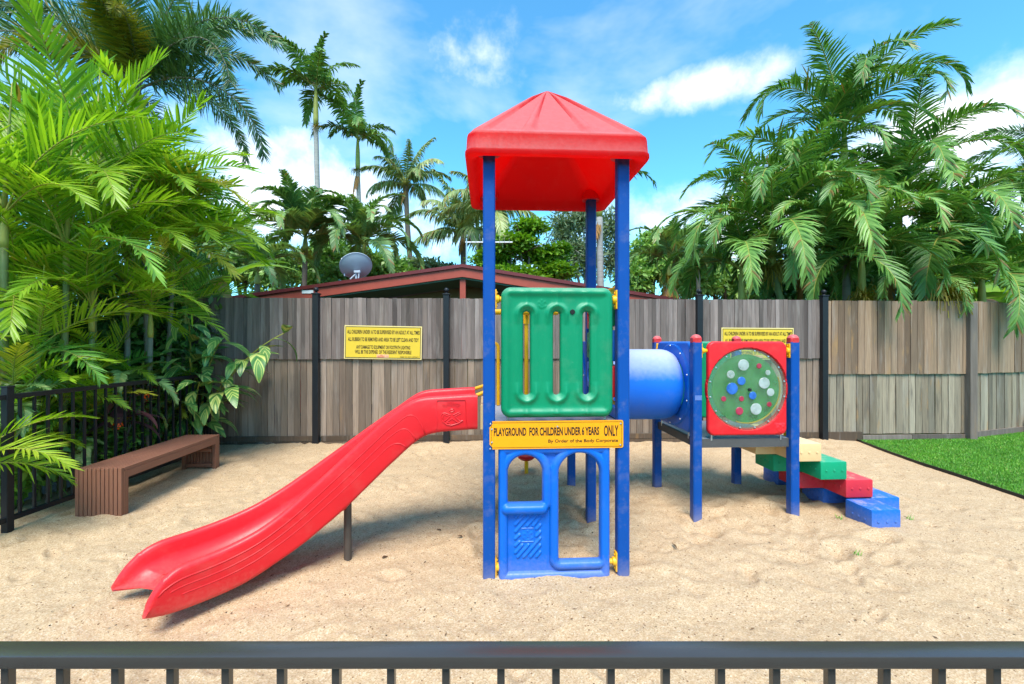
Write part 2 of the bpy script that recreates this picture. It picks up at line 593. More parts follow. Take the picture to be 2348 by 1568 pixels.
M['house_red'] = simple('painted_red_timber', (0.36, 0.068, 0.042), 0.55, 0, 0.22, 4, 0.1, 30)
M['roof_metal'] = simple('dark_red_metal', (0.15, 0.018, 0.018), 0.45, 0.2, 0.15, 6, 0)
M['soffit'] = simple('green_soffit', (0.085, 0.16, 0.115), 0.7, 0, 0.15, 3, 0)
M['wall'] = simple('tan_wall', (0.24, 0.17, 0.085), 0.85, 0, 0.15, 5, 0.1)
M['white'] = simple('white_paint', (0.75, 0.75, 0.73), 0.5, 0, 0.08, 15, 0)
M['dish'] = simple('grey_dish', (0.46, 0.52, 0.60), 0.5, 0, 0.08, 9, 0)
M['tile'] = simple('orange_roof_tile', (0.55, 0.19, 0.07), 0.75, 0, 0.25, 8, 0.1)
M['trunk_pale'] = simple('pale_palm_trunk', (0.33, 0.31, 0.28), 0.85, 0, 0.45, 3.5, 0.4, 12, stretch=(0.7, 0.7, 4.5))
M['trunk_brown'] = simple('brown_palm_trunk', (0.17, 0.125, 0.09), 0.9, 0, 0.4, 3.5, 0.5, 12, stretch=(0.7, 0.7, 5))
M['trunk_cane'] = simple('green_cane_stem', (0.15, 0.19, 0.06), 0.5, 0, 0.35, 2.5, 0.15, 8, stretch=(0.5, 0.5, 3))
M['trunk_grey'] = simple('grey_cane_stem', (0.21, 0.2, 0.15), 0.7, 0, 0.4, 3, 0.3, 10, stretch=(0.6, 0.6, 4))
M['shaft'] = simple('yellow_green_crownshaft', (0.33, 0.33, 0.07), 0.5, 0, 0.25, 4, 0.1, stretch=(1, 1, 0.3))
M['bark'] = simple('tree_bark', (0.13, 0.1, 0.075), 0.9, 0, 0.35, 8, 0.5, 25)
M['bark_pale'] = simple('gum_bark', (0.36, 0.32, 0.27), 0.85, 0, 0.3, 6, 0.3, 20)
M['stem_y'] = simple('yellow_stem', (0.30, 0.30, 0.05), 0.6, 0, 0.3, 10, 0.1)
M['lime'] = leaf_mat('lime_palm_leaf', (0.10, 0.22, 0.014), (0.31, 0.50, 0.026), (0.56, 0.70, 0.07), 0.5, 0.36, 0.012)
M['limedark'] = leaf_mat('dark_green_palm_leaf', (0.082, 0.227, 0.032), (0.194, 0.438, 0.056), (0.389, 0.648, 0.097), 0.35, 0.36, 0.04)  # darker green fronds, mixed in at random
M['limeyellow'] = leaf_mat('yellowing_palm_leaf', (0.28, 0.30, 0.03), (0.50, 0.48, 0.04), (0.66, 0.60, 0.08), 0.4, 0.4, 0.12)
M['farpalm'] = leaf_mat('far_palm_leaf', (0.085, 0.175, 0.05), (0.19, 0.33, 0.095), (0.38, 0.52, 0.17), 0.28, 0.42, 0.05)
M['cane'] = leaf_mat('cane_palm_leaf', (0.062, 0.156, 0.029), (0.156, 0.324, 0.060), (0.348, 0.552, 0.120), 0.28, 0.40, 0.04, 0.45)
M['foxtail'] = leaf_mat('foxtail_leaf', (0.038, 0.098, 0.027), (0.098, 0.210, 0.063), (0.225, 0.375, 0.112), 0.2, 0.42, 0.03)
M['foxgold'] = leaf_mat('golden_foxtail_leaf', (0.12, 0.15, 0.016), (0.34, 0.30, 0.025), (0.60, 0.46, 0.04), 0.35, 0.45)
M['alex'] = leaf_mat('alexander_leaf', (0.074, 0.169, 0.032), (0.176, 0.324, 0.061), (0.378, 0.540, 0.108), 0.22, 0.42, 0.05)
M['coco'] = leaf_mat('coconut_leaf', (0.112, 0.181, 0.050), (0.263, 0.350, 0.112), (0.500, 0.537, 0.213), 0.22, 0.4, 0.08)
M['gold_flower'] = leaf_mat('palm_flower', (0.15, 0.12, 0.01), (0.30, 0.23, 0.015), (0.44, 0.34, 0.03), 0.2, 0.6)
M['dead'] = leaf_mat('dead_frond', (0.30, 0.14, 0.03), (0.50, 0.24, 0.05), (0.62, 0.36, 0.12), 0.3, 0.6)
M['dark_leaf'] = leaf_mat('dark_shrub_leaf', (0.034, 0.098, 0.022), (0.098, 0.238, 0.045), (0.280, 0.560, 0.084), 0.22, 0.42)
M['mid_leaf'] = leaf_mat('mid_shrub_leaf', (0.054, 0.162, 0.025), (0.154, 0.360, 0.046), (0.360, 0.648, 0.090), 0.3, 0.42)
M['poin'] = leaf_mat('bright_tree_leaf', (0.101, 0.228, 0.015), (0.253, 0.455, 0.028), (0.481, 0.683, 0.063), 0.32, 0.5)
M['gum'] = leaf_mat('gum_leaf', (0.079, 0.137, 0.058), (0.166, 0.238, 0.115), (0.331, 0.403, 0.216), 0.2, 0.5)
M['tree'] = leaf_mat('tree_leaf', (0.079, 0.176, 0.035), (0.194, 0.369, 0.074), (0.439, 0.649, 0.150), 0.25, 0.45)
M['banana'] = leaf_mat('banana_leaf', (0.13, 0.27, 0.025), (0.25, 0.44, 0.04), (0.38, 0.56, 0.08), 0.4, 0.35)
M['cordy'] = leaf_mat('burgundy_leaf', (0.07, 0.02, 0.025), (0.15, 0.05, 0.055), (0.24, 0.1, 0.1), 0.2, 0.4)
M['flower'] = simple('orange_flower', (0.85, 0.10, 0.01), 0.6, 0, 0.2, 30, 0)


def sand_mat():
    m, nt, b = mat_new('coarse_sand')
    big = noise(nt, 0.9, 5, 0.55)
    mid = noise(nt, 9.0, 6, 0.65)
    c = mixc(nt, ramp(nt, [(0.3, (0, 0, 0)), (0.7, (1, 1, 1))], big.outputs[0]).outputs[0], (0.469, 0.324, 0.185), (0.527, 0.372, 0.224))
    c = mixc(nt, ramp(nt, [(0.35, (0.28,) * 3), (0.62, (0,) * 3)], mid.outputs[0]).outputs[0], c, (0.408, 0.268, 0.145))
    t = nd(nt, "ShaderNodeTexCoord")

    def grains(scale, stops):
        v = nd(nt, "ShaderNodeTexVoronoi")
        v.inputs['Scale'].default_value = scale
        nt.links.new(t.outputs['Object'], v.inputs['Vector'])
        s = nd(nt, "ShaderNodeSeparateColor")
        nt.links.new(v.outputs['Color'], s.inputs[0])
        return ramp(nt, stops, s.outputs[0]).outputs[0], v
    g, v1 = grains(170.0, [(0.0, (0.273, 0.167, 0.080)), (0.10, (0.377, 0.246, 0.124)), (0.5, (0.507, 0.357, 0.207)), (0.9, (0.620, 0.477, 0.312)), (1.0, (0.673, 0.580, 0.430))])
    c = mixc(nt, 0.62, c, g)
    g2, v2 = grains(70.0, [(0.0, (1, 1, 1)), (0.05, (1, 1, 1)), (0.065, (0, 0, 0)), (1.0, (0, 0, 0))])
    dd = nd(nt, "ShaderNodeMath", operation='LESS_THAN')
    nt.links.new(v2.outputs['Distance'], dd.inputs[0])
    dd.inputs[1].default_value = 0.33
    c = mixc(nt, mixc(nt, 1.0, g2, dd.outputs[0], 'MULTIPLY'), c, (0.158, 0.082, 0.036))
    g3, v3 = grains(33.0, [(0.0, (1, 1, 1)), (0.012, (1, 1, 1)), (0.018, (0, 0, 0)), (1.0, (0, 0, 0))])
    d3 = nd(nt, "ShaderNodeMath", operation='LESS_THAN')
    nt.links.new(v3.outputs['Distance'], d3.inputs[0])
    d3.inputs[1].default_value = 0.2
    c = mixc(nt, mixc(nt, 1.0, g3, d3.outputs[0], 'MULTIPLY'), c, (0.041, 0.030, 0.019))
    nt.links.new(c, b.inputs['Base Color'])
    b.inputs['Roughness'].default_value = 0.95
    b.inputs['Specular IOR Level'].default_value = 0.15
    h = nd(nt, "ShaderNodeMath", operation='MULTIPLY_ADD')
    nt.links.new(noise(nt, 60.0, 6, 0.75).outputs[0], h.inputs[0])
    h.inputs[1].default_value = 1.6
    nt.links.new(v1.outputs['Distance'], h.inputs[2])
    bump(nt, b, h.outputs[0], 0.4, 0.010)
    return m


M['sand'] = sand_mat()
M['earth'] = simple('dark_earth', (0.075, 0.05, 0.032), 0.95, 0, 0.4, 6, 0.5, 30)
M['lawn'] = simple('lawn_base', (0.045, 0.13, 0.015), 0.9, 0, 0.3, 12, 0.3, 60)


def grass_mat():
    m, nt, b = mat_new('grass_blade')
    g = nd(nt, "ShaderNodeNewGeometry")
    c = ramp(nt, [(0.0, (0.05, 0.20, 0.008)), (0.6, (0.11, 0.35, 0.014)), (0.92, (0.23, 0.50, 0.04)), (1.0, (0.42, 0.42, 0.12))], g.outputs['Random Per Island']).outputs[0]
    c = mixc(nt, ramp(nt, [(0.4, (0, 0, 0)), (0.7, (0.5,) * 3)], noise(nt, 2.2, 5).outputs[0]).outputs[0], c, (0.05, 0.19, 0.012))
    nt.links.new(c, b.inputs['Base Color'])
    b.inputs['Roughness'].default_value = 0.5
    return m


M['grass'] = grass_mat()

# ------------------------------------------------------------------ ground
g = MB()
g.add([(-300, -60, -0.25), (300, -60, -0.25), (300, 500, -0.25), (-300, 500, -0.25)], [(0, 1, 2, 3)])
o = g.build('ground', M['earth'])
tag(o, None, None, kind='structure')

# fence lines (plan)
FA, FB = Vector((-5.2, 6.272)), Vector((4.69, 6.638))


def fence_y(X):
    return 6.36 + 0.037 * (X + 2.82)


LAWN_X = [(2.0, 4.75), (3.5, 4.83), (4.2, 4.92), (4.9, 5.0), (5.4, 5.03), (6.0, 5.12), (6.5, 5.22), (7.0, 5.3), (9.0, 5.5)]


def lawn_edge(Y):
    return np.interp(Y, [a for a, _ in LAWN_X], [b for _, b in LAWN_X])


def sand_h(x, y):
    h = 0.045 * vnoise(x, y, 0.55, 1) + 0.035 * vnoise(x, y, 1.7, 2) + 0.024 * vnoise(x, y, 4.2, 3) + 0.014 * vnoise(x, y, 9.0, 4) + 0.009 * vnoise(x, y, 21.0, 5) + 0.006 * vnoise(x, y, 47.0, 6)
    return h


# footprints: heel and sole dents scattered over the sand
FP = []
_r = np.random.default_rng(21)
for k in range(430):
    cx, cy = _r.uniform(-4.0, 5.2), 0.6 + 5.9 * _r.random()
    FP.append((cx, cy, _r.uniform(0, math.pi), _r.uniform(0.05, 0.13), _r.uniform(0.03, 0.06), _r.uniform(0.006, 0.02)))
for k in range(90):
    cx, cy = _r.uniform(-0.3, 2.9), _r.uniform(3.0, 5.2)
    FP.append((cx, cy, _r.uniform(0, math.pi), _r.uniform(0.08, 0.2), _r.uniform(0.05, 0.09), _r.uniform(0.01, 0.03)))


def sand_full(x, y):
    h = sand_h(x, y)
    for (cx, cy, a, l, w, d) in FP:
        m = (np.abs(x - cx) < 0.6) & (np.abs(y - cy) < 0.6)
        if not m.any():
            continue
        dx, dy = x[m] - cx, y[m] - cy
        u = (dx * math.cos(a) + dy * math.sin(a)) / l
        v = (-dx * math.sin(a) + dy * math.cos(a)) / w
        q = u * u + v * v
        h[m] += -d * np.exp(-q * 1.2) + 0.55 * d * np.exp(-((np.sqrt(q) - 1.5) / 0.45) ** 2)
    # little mound where the fire pole stands, hollow at the slide exit, banks along the fence
    h += 0.06 * np.exp(-(((x - 0.16) / 0.3) ** 2 + ((y - 4.86) / 0.25) ** 2))
    h += -0.05 * np.exp(-(((x + 2.0) / 0.45) ** 2 + ((y - 2.35) / 0.45) ** 2))
    h += 0.035 * np.exp(-(((x - 0.12) / 0.25) ** 2 + ((y - 2.86) / 0.12) ** 2))
    fy = 6.36 + 0.037 * (x + 2.82)
    h += 0.035 * np.exp(-((y - fy) / 0.35) ** 2)
    e = np.interp(y, [a for a, _ in LAWN_X], [b for _, b in LAWN_X])
    h *= np.clip((e - x + 0.05) / 0.5, 0.15, 1)
    return h - 0.008


ys = [0.25]
while ys[-1] < 6.9:
    ys.append(ys[-1] + max(0.0085, 0.0058 * ys[-1] * 1.15))
ys = np.array(ys)
nx = 700
u = np.linspace(-1, 1, nx)
Yg, Ug = np.meshgrid(ys, u, indexing='ij')
wid = np.clip(1.35 * Yg + 0.8, 1.6, 6.2)
Xg = Ug * wid
Xg = np.clip(Xg, -4.6, None)
Xg = np.minimum(Xg, np.interp(Yg, [a for a, _ in LAWN_X], [b for _, b in LAWN_X]) + 0.02)
Zg = sand_full(Xg.ravel(), Yg.ravel()).reshape(Xg.shape)
ny = len(ys)
idx = np.arange(ny * nx).reshape(ny, nx)
F = np.stack([idx[:-1, :-1], idx[:-1, 1:], idx[1:, 1:], idx[1:, :-1]], -1).reshape(-1, 4)
V = np.stack([Xg, Yg, Zg], -1).reshape(-1, 3)
dx = np.abs(V[F[:, 0], 0] - V[F[:, 1], 0]) + np.abs(V[F[:, 2], 0] - V[F[:, 3], 0])
F = F[dx > 1e-6]
o = mobj('sand', np_mesh('sand', V, F, M['sand']))
tag(o, None, None, kind='structure')


def sand_z(x, y):
    return float(sand_full(np.array([float(x)]), np.array([float(y)]))[0])


# lawn: base sheet, metal edging and blades
lv, lf = [], []
L = [(y, lawn_edge(y)) for y in np.linspace(2.0, 10.5, 44)]
for (y, x) in L:
    lv += [(x, y, 0.004), (16.0, y, 0.004 + 0.03)]
for i in range(len(L) - 1):
    lf.append((2 * i, 2 * i + 1, 2 * i + 3, 2 * i + 2))
mb = MB()
mb.add(lv, lf)
o = mb.build('lawn', M['lawn'])
tag(o, None, None, kind='structure')
mb = MB()
for side in (0,):
    a = [(lawn_edge(y) - 0.012, y) for y in np.linspace(2.0, 7.0, 60)]
    for i in range(len(a) - 1):
        (x0, y0), (x1, y1) = a[i], a[i + 1]
        mb.add([(x0, y0, -0.05), (x1, y1, -0.05), (x1, y1, 0.026), (x0, y0, 0.026), (x0 + 0.012, y0, -0.05), (x1 + 0.012, y1, -0.05), (x1 + 0.012, y1, 0.026), (x0 + 0.012, y0, 0.026)],
               [(0, 1, 2, 3), (4, 7, 6, 5), (3, 2, 6, 7)])
o = mb.build('lawn_edging', M['black'])
tag(o, 'thin dark edging strip between the sand and the lawn', 'edging')
nb = 240000
by = 3.6 + 4.2 * RNG.random(nb)
bx = lawn_edge(by) + 0.01 + 4.3 * RNG.random(nb)
keep = bx < 1.32 * by + 0.4
bx, by = bx[keep], by[keep]
nb = len(bx)
ang = RNG.random(nb) * 2 * math.pi
hh = 0.012 + 0.017 * RNG.random(nb)
ww = 0.0024 + 0.0016 * RNG.random(nb)
lean = (RNG.random((nb, 2)) - 0.5) * 0.03
V = np.zeros((nb, 3, 3))
bz = 0.004 + 0.03 * (bx - 5) / 9
V[:, 0] = np.stack([bx - np.cos(ang) * ww, by - np.sin(ang) * ww, bz], -1)
V[:, 1] = np.stack([bx + np.cos(ang) * ww, by + np.sin(ang) * ww, bz], -1)
V[:, 2] = np.stack([bx + lean[:, 0], by + lean[:, 1], bz + hh], -1)
o = mobj('grass', np_mesh('grass', V.reshape(-1, 3), np.arange(nb * 3).reshape(-1, 3), M['grass'], False))
tag(o, 'short green grass of the lawn beside the sand pit', 'grass', kind='stuff')

# ------------------------------------------------------------------ signed-distance moulded panels


def s_rrect(u, v, cx, cy, hw, hh, r):
    qx = np.abs(u - cx) - (hw - r)
    qy = np.abs(v - cy) - (hh - r)
    return np.hypot(np.maximum(qx, 0), np.maximum(qy, 0)) + np.minimum(np.maximum(qx, qy), 0) - r


def s_circ(u, v, cx, cy, r):
    return np.hypot(u - cx, v - cy) - r


def s_seg(u, v, a, b):
    ax, ay = a
    bx, by = b
    t = np.clip(((u - ax) * (bx - ax) + (v - ay) * (by - ay)) / ((bx - ax) ** 2 + (by - ay) ** 2), 0, 1)
    return np.hypot(u - ax - t * (bx - ax), v - ay - t * (by - ay))


def s_arch(u, v, u0, u1, v0, v1, r=0.012):
    """opening with flat sill at v0 and half-round head up to v1"""
    hw = (u1 - u0) / 2
    c = (u0 + u1) / 2
    rect = s_rrect(u, v, c, (v0 + v1 - hw) / 2, hw, (v1 - hw - v0) / 2, r)
    low = s_rrect(u, v, c, (v0 + v1 - hw) / 2 + 0.1, hw, (v1 - hw - v0) / 2 - 0.1 if (v1 - hw - v0) > 0.25 else 0.02, 0.0)
    return np.minimum(np.minimum(rect, s_circ(u, v, c, v1 - hw, hw)), low)


def rnd(f, r):
    t = np.clip(-f / r, 0, 1)
    return r * np.sqrt(np.clip(1 - (1 - t) ** 2, 0, 1)) - r


def sdf_panel(name, ext, res, sdf, front, back, mat, parent=None, plane='XZ', at=(0, 0, 0), smooth=50):
    u0, u1, v0, v1 = ext
    nu, nv = int(round((u1 - u0) / res)) + 1, int(round((v1 - v0) / res)) + 1
    U, W = np.meshgrid(np.linspace(u0, u1, nu), np.linspace(v0, v1, nv), indexing='ij')
    f = sdf(U, W)
    cc = sdf((U[:-1, :-1] + U[1:, 1:]) / 2, (W[:-1, :-1] + W[1:, 1:]) / 2) < 0
    idx = np.arange(nu * nv).reshape(nu, nv)
    Q = np.stack([idx[:-1, :-1], idx[1:, :-1], idx[1:, 1:], idx[:-1, 1:]], -1)[cc]
    # boundary edges
    E = np.concatenate([Q[:, [0, 1]], Q[:, [1, 2]], Q[:, [2, 3]], Q[:, [3, 0]]])
    key = np.sort(E, 1)
    key = key[:, 0].astype(np.int64) * (nu * nv) + key[:, 1]
    uq, inv, cnt = np.unique(key, return_inverse=True, return_counts=True)
    be = E[cnt[inv] == 1]
    bv = np.unique(be)
    Uf, Wf = U.ravel().copy(), W.ravel().copy()
    for _ in range(3):
        x, y = Uf[bv], Wf[bv]
        e = 1e-4
        d = sdf(x, y)
        gx = (sdf(x + e, y) - sdf(x - e, y)) / (2 * e)
        gy = (sdf(x, y + e) - sdf(x, y - e)) / (2 * e)
        gl = np.maximum(gx * gx + gy * gy, 1e-4)
        Uf[bv] = x - np.clip(d * gx / gl, -res, res)
        Wf[bv] = y - np.clip(d * gy / gl, -res, res)
    ff = sdf(Uf, Wf)
    yf = -front(Uf, Wf, ff)
    yb = back(Uf, Wf, ff)
    used = np.unique(Q)
    rem = -np.ones(nu * nv, int)
    rem[used] = np.arange(len(used))
    n = len(used)
    A = np.stack([Uf[used], yf[used], Wf[used]], -1)
    B = np.stack([Uf[used], yb[used], Wf[used]], -1)
    Qf = rem[Q]
    Fs = [Qf, Qf[:, ::-1] + n]
    b = rem[be]
    Fs.append(np.stack([b[:, 1], b[:, 0], b[:, 0] + n, b[:, 1] + n], -1))
    Vv = np.concatenate([A, B])
    if plane == 'YZ':      # panel spans local y, faces local -x
        Vv = Vv[:, [1, 0, 2]]
        Fs = [x[:, ::-1] for x in Fs]
    elif plane == 'XY':    # deck: 'front' is up
        Vv = np.stack([Vv[:, 0], Vv[:, 2], -Vv[:, 1]], -1)
    Vv = Vv + np.array(at)
    return mobj(name, np_mesh(name, Vv, np.concatenate(Fs), mat, smooth), parent)


# ------------------------------------------------------------------ play structure
TH = R(3.2)
TC = Vector((0.2612, 3.2515, 0.0))
play = empty('play_structure', TC, TH)
tag(play, 'colourful plastic play structure with red slide, roofed tower, blue tunnel and block steps', 'play structure')
S = 0.433
PW = 0.0385
MI = (Matrix.Translation(TC) @ Matrix.Rotation(TH, 4, 'Z')).inverted()


def LO(p):
    return MI @ Vector(p)


def post_mesh(h, z0=-0.35):
    mb = MB()
    c = 0.008
    w = PW
    sec = [(-w + c, -w), (w - c, -w), (w, -w + c), (w, w - c), (w - c, w), (-w + c, w), (-w, w - c), (-w, -w + c)]
    vs = [(x, y, z0) for x, y in sec] + [(x, y, h) for x, y in sec]
    fs = [(i, (i + 1) % 8, 8 + (i + 1) % 8, 8 + i) for i in range(8)] + [tuple(range(8, 16)), tuple(reversed(range(8)))]
    return mb.add(vs, fs).mesh('post', M['post_blue'])


tall = post_mesh(2.74)
low = post_mesh(1.50)
mid3 = post_mesh(1.78)


def put_post(x, y, me, cap=None):
    o = mobj('post', me, play)
    o.location = (x, y, 0)
    if cap:
        c = MB()
        w = 0.046
        prof = [(w, -0.004), (w, 0.022), (w * 0.96, 0.034), (w * 0.78, 0.05), (w * 0.45, 0.062), (0.004, 0.066)]
        vs, fs = [], []
        n = 16
        for (r, z) in prof:
            for k in range(n):
                a = 2 * math.pi * (k + 0.5) / n
                q = r / max(abs(math.cos(a)), abs(math.sin(a))) * 0.86 if z < 0.03 else r * (1.0 + 0.1 * (1 - abs(math.cos(2 * a))))
                q = min(q, r * 1.16)
                vs.append((q * math.cos(a), q * math.sin(a), z + cap))
        for i in range(len(prof) - 1):
            for k in range(n):
                fs.append((i * n + k, i * n + (k + 1) % n, (i + 1) * n + (k + 1) % n, (i + 1) * n + k))
        fs.append(tuple((len(prof) - 1) * n + k for k in range(n)))
        c.add(vs, fs)
        c.build('cap', M['red_cap'], o, 35)
    return o


for sx in (-1, 1):
    for sy in (-1, 1):
        put_post(sx * S, sy * S, tall)
P3 = [(-S, 3 * S), (S, 3 * S)]
for x, y in P3:
    put_post(x, y, mid3, 1.78)
X2, X3 = 1.3495, 2.2166
for x in (X2, X3):
    for y in (S, 3 * S):
        put_post(x, y, low, 1.50)


# roof
def roof():
    n = 64

    def ring(a, cr):
        pts = []
        for side in range(4):
            for k in range(n):
                t = -1 + 2 * k / n
                x, y = t * a, -a
                lim = a - cr
                if abs(x) > lim:
                    # rounded corner
                    q = (abs(x) - lim) / cr
                    ang = q * math.pi / 4
                    sx = 1 if x > 0 else -1
                    x = sx * (lim + cr * math.sin(ang))
                    y = -(lim + cr * math.cos(ang))
                c, s = [(1, 0), (0, 1), (-1, 0), (0, -1)][side]
                pts.append((x * c - y * s, x * s + y * c, t))
        return pts
    prof = []
    A, Z0, ZA = 0.570, 2.798, 3.362
    for k in range(26):
        q = k / 25
        a = 0.012 + q * (A - 0.03 - 0.012)
        z = ZA - (ZA - Z0 - 0.008) * q
        prof.append((a, z, 0.075 * q + 0.004, 1, q))
    prof += [(A - 0.012, Z0 + 0.002, 0.075, 0, 1), (A - 0.003, Z0 - 0.010, 0.075, 0, 1), (A, Z0 - 0.025, 0.075, 0, 1), (A + 0.005, 2.690, 0.075, 0, 1), (A + 0.012, 2.682, 0.08, 0, 1), (A + 0.013, 2.664, 0.08, 0, 1),
             (A + 0.006, 2.650, 0.08, 0, 1), (A - 0.014, 2.644, 0.08, 0, 1), (A - 0.035, 2.650, 0.08, 0, 1), (A - 0.05, 2.664, 0.09, 0, 1), (A - 0.065, 2.70, 0.10, 0, 1)]
    for k in range(6):
        q = k / 5
        prof.append(((A - 0.085) * (1 - q) + 0.02 * q, 2.728 + 0.46 * q, 0.10 * (1 - q) + 0.004, 0, 1))
    vs, fs = [], []
    m = 4 * n
    for (a, z, cr, top, q) in prof:
        for (x, y, t) in ring(a, min(cr, a * 0.9)):
            dz = 0
            if top:
                for c in (-0.36, 0.36):
                    dz += 0.024 * max(0, 1 - (abs(t - c) / 0.06) ** 6) * min(1, q * 4) * (1 if q < 0.97 else 0.4)
                if abs(t) > 0.82:
                    dz += 0.022 * min(1, (abs(t) - 0.82) / 0.03) * min(1, q * 4)
            vs.append((x, y, z + dz))
    for i in range(len(prof) - 1):
        for k in range(m):
            fs.append((i * m + k, i * m + (k + 1) % m, (i + 1) * m + (k + 1) % m, (i + 1) * m + k))
    fs.append(tuple(reversed(range(m))))
    fs.append(tuple((len(prof) - 1) * m + k for k in range(m)))
    mb = MB()
    mb.add(vs, fs)
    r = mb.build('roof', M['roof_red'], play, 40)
    for sx in (-1, 1):
        for sy in (-1, 1):
            b = MB()
            b.lathe([(0.075, 2.70), (0.075, 2.735), (0.055, 2.78)], 16, (sx * S, sy * S, 0))
            b.build('socket', M['red'], r, 40)
    return r


roof()


# decks with slotted holes
def deck(cx, cy, z, mat, edge_mat):
    rows = 12

    def sdf(u, v):
        d = s_rrect(u, v, 0, 0, 0.419, 0.419, 0.01)
        pitch = 0.066
        j = np.round(v / pitch)
        uo = u - (j % 2) * 0.045
        i = np.round(uo / 0.09)
        hx, hy = uo - i * 0.09, v - j * pitch
        hole = np.maximum(np.abs(hx) - 0.018, 0)
        hole = np.hypot(hole, hy) - 0.0065
        hole = np.where((np.abs(u) > 0.39) | (np.abs(v) > 0.39), 1.0, hole)
        return np.maximum(d, -hole)
    d = sdf_panel('deck', (-0.42, 0.42, -0.42, 0.42), 0.0044, sdf, lambda u, v, f: 0 * u, lambda u, v, f: 0 * u + 0.005, mat, play, 'XY', (cx, cy, z), False)
    mb = MB()
    w = 0.394
    for sy in (-1, 1):
        mb.box((cx - w, cy + sy * 0.426 - 0.012, z - 0.075), (cx + w, cy + sy * 0.426 + 0.012, z - 0.002))
    for sx in (-1, 1):
        mb.box((cx + sx * 0.426 - 0.012, cy - w, z - 0.075), (cx + sx * 0.426 + 0.012, cy + w, z - 0.0025))
    mb.build('frame', edge_mat, d)
    return d


deck(0, 0, 0.975, M['grey_deck'], M['dark_deck'])
deck(0, 2 * S, 0.68, M['deck2'], M['dark_deck'])
deck((X2 + X3) / 2, 2 * S, 0.664, M['deck2'], M['dark_deck'])


EMB = [[(.45, .93), (.55, .93), (.6, .86), (.5, .78), (.4, .86), (.45, .93)],
       [(.95, .32), (.8, .2), (.5, .08), (.3, .12), (.12, .3), (.05, .55), (.1, .72), (.22, .74), (.45, .62)],
       [(.55, .62), (.82, .78), (.88, .72), (.62, .54), (.84, .28), (.95, .32)],
       [(.18, .66), (.42, .53), (.2, .3), (.13, .48), (.18, .66)], [(.3, .24), (.5, .44), (.76, .22), (.5, .15), (.3, .24)]]


def emboss(u, v, cx, cy, size):
    d = None
    for pl in EMB:
        for a, b in zip(pl[:-1], pl[1:]):
            q = s_seg(u, v, (cx + (a[0] - .5) * size, cy + (a[1] - .5) * size), (cx + (b[0] - .5) * size, cy + (b[1] - .5) * size))
            d = q if d is None else np.minimum(d, q)
    return d


# green barrier panel with three slots
GX0, GX1, GZ0, GZ1 = -0.357, 0.364, 1.018, 1.848
GC = (GX0 + GX1) / 2
SL = [GC - 0.197, GC - 0.004, GC + 0.189]


def g_slots(u, v):
    d = None
    for c in SL:
        q = s_rrect(u, v, c, 1.428, 0.0225, 0.268, 0.0222)
        d = q if d is None else np.minimum(d, q)
    return d


def g_sdf(u, v):
    return np.maximum(s_rrect(u, v, GC, (GZ0 + GZ1) / 2, (GX1 - GX0) / 2, (GZ1 - GZ0) / 2, 0.062), -g_slots(u, v))


def g_front(u, v, f):
    outer = -s_rrect(u, v, GC, (GZ0 + GZ1) / 2, (GX1 - GX0) / 2, (GZ1 - GZ0) / 2, 0.062)
    h = 0.033 + rnd(f, 0.016)
    h = h + 0.014 * np.exp(-((np.minimum(outer, 0.2) - 0.032) / 0.022) ** 2)
    ds = g_slots(u, v)
    endw = np.clip((np.abs(v - 1.428) - 0.18) / 0.07, 0, 1)
    h = h + (0.005 + 0.013 * endw) * np.exp(-((ds - 0.036) / 0.017) ** 2)
    for c in SL:
        h = h + 0.010 * np.exp(-((u - c) / 0.02) ** 2) * np.clip((np.abs(v - 1.428) - 0.30) / 0.03, 0, 1) * (outer > 0.02)
    h = h + 0.004 * np.clip(1 - emboss(u, v, (SL[0] + SL[1]) / 2, 1.742, 0.062) / 0.005, 0, 1)
    for c in ((SL[0] + SL[1]) / 2, (SL[1] + SL[2]) / 2, GC - 0.30, GC + 0.30):
        h = h + 0.004 * np.exp(-((u - c) / 0.035) ** 2)
    return h


gp = sdf_panel('barrier_panel', (GX0, GX1, GZ0, GZ1), 0.0062, g_sdf, g_front, lambda u, v, f: 0.022 + rnd(f, 0.014), M['green'], play, 'XZ', (0, -S, 0))
gp["label"] = 'green barrier panel with three tall slots'
bm_ = MB()
bm_.lathe([(0.014, -0.046), (0.016, -0.044), (0.016, -0.02)], 14, (GC + 0.095, -S, 1.692), 'Y')
bm_.build('bolt_hole', M['rubber'], gp, 40)
for x in (GX0 + 0.045, GX1 - 0.045):
    b = MB()
    b.tube([(x, -S, 0.97), (x, -S, 1.03)], 0.009, 10)
    b.build('foot_pin', M['steel'], gp, 40)


# yellow clamps between panels and posts
def clamp(x, y, z, sx, parent, axis='X'):
    """plate on the post face at x, round lug reaching sx*0.045 towards the panel"""
    mb = MB()
    mb.box((-0.006, -0.024, -0.062), (0.010, 0.024, 0.062), 0.005)
    mb.tube([(0.004, 0, 0), (0.026, 0, 0), (0.03, 0, 0), (0.058, 0, 0)], [0.03, 0.026, 0.017, 0.016], 14)
    mb.tube([(0.008, 0.0, 0.042), (0.016, 0.0, 0.042)], 0.006, 8)
    mb.tube([(0.008, 0.0, -0.042), (0.016, 0.0, -0.042)], 0.006, 8)
    a = 0 if sx > 0 else math.pi
    if axis == 'Y':
        a += math.pi / 2
    mb.xf(Matrix.Translation((x, y, z)) @ Matrix.Rotation(a, 4, 'Z'))
    return mb.build('clamp', M['yellow'], parent, 35)


clamp(-S + PW, -S, 1.775, 1, gp)
clamp(S - PW, -S, 1.775, -1, gp)

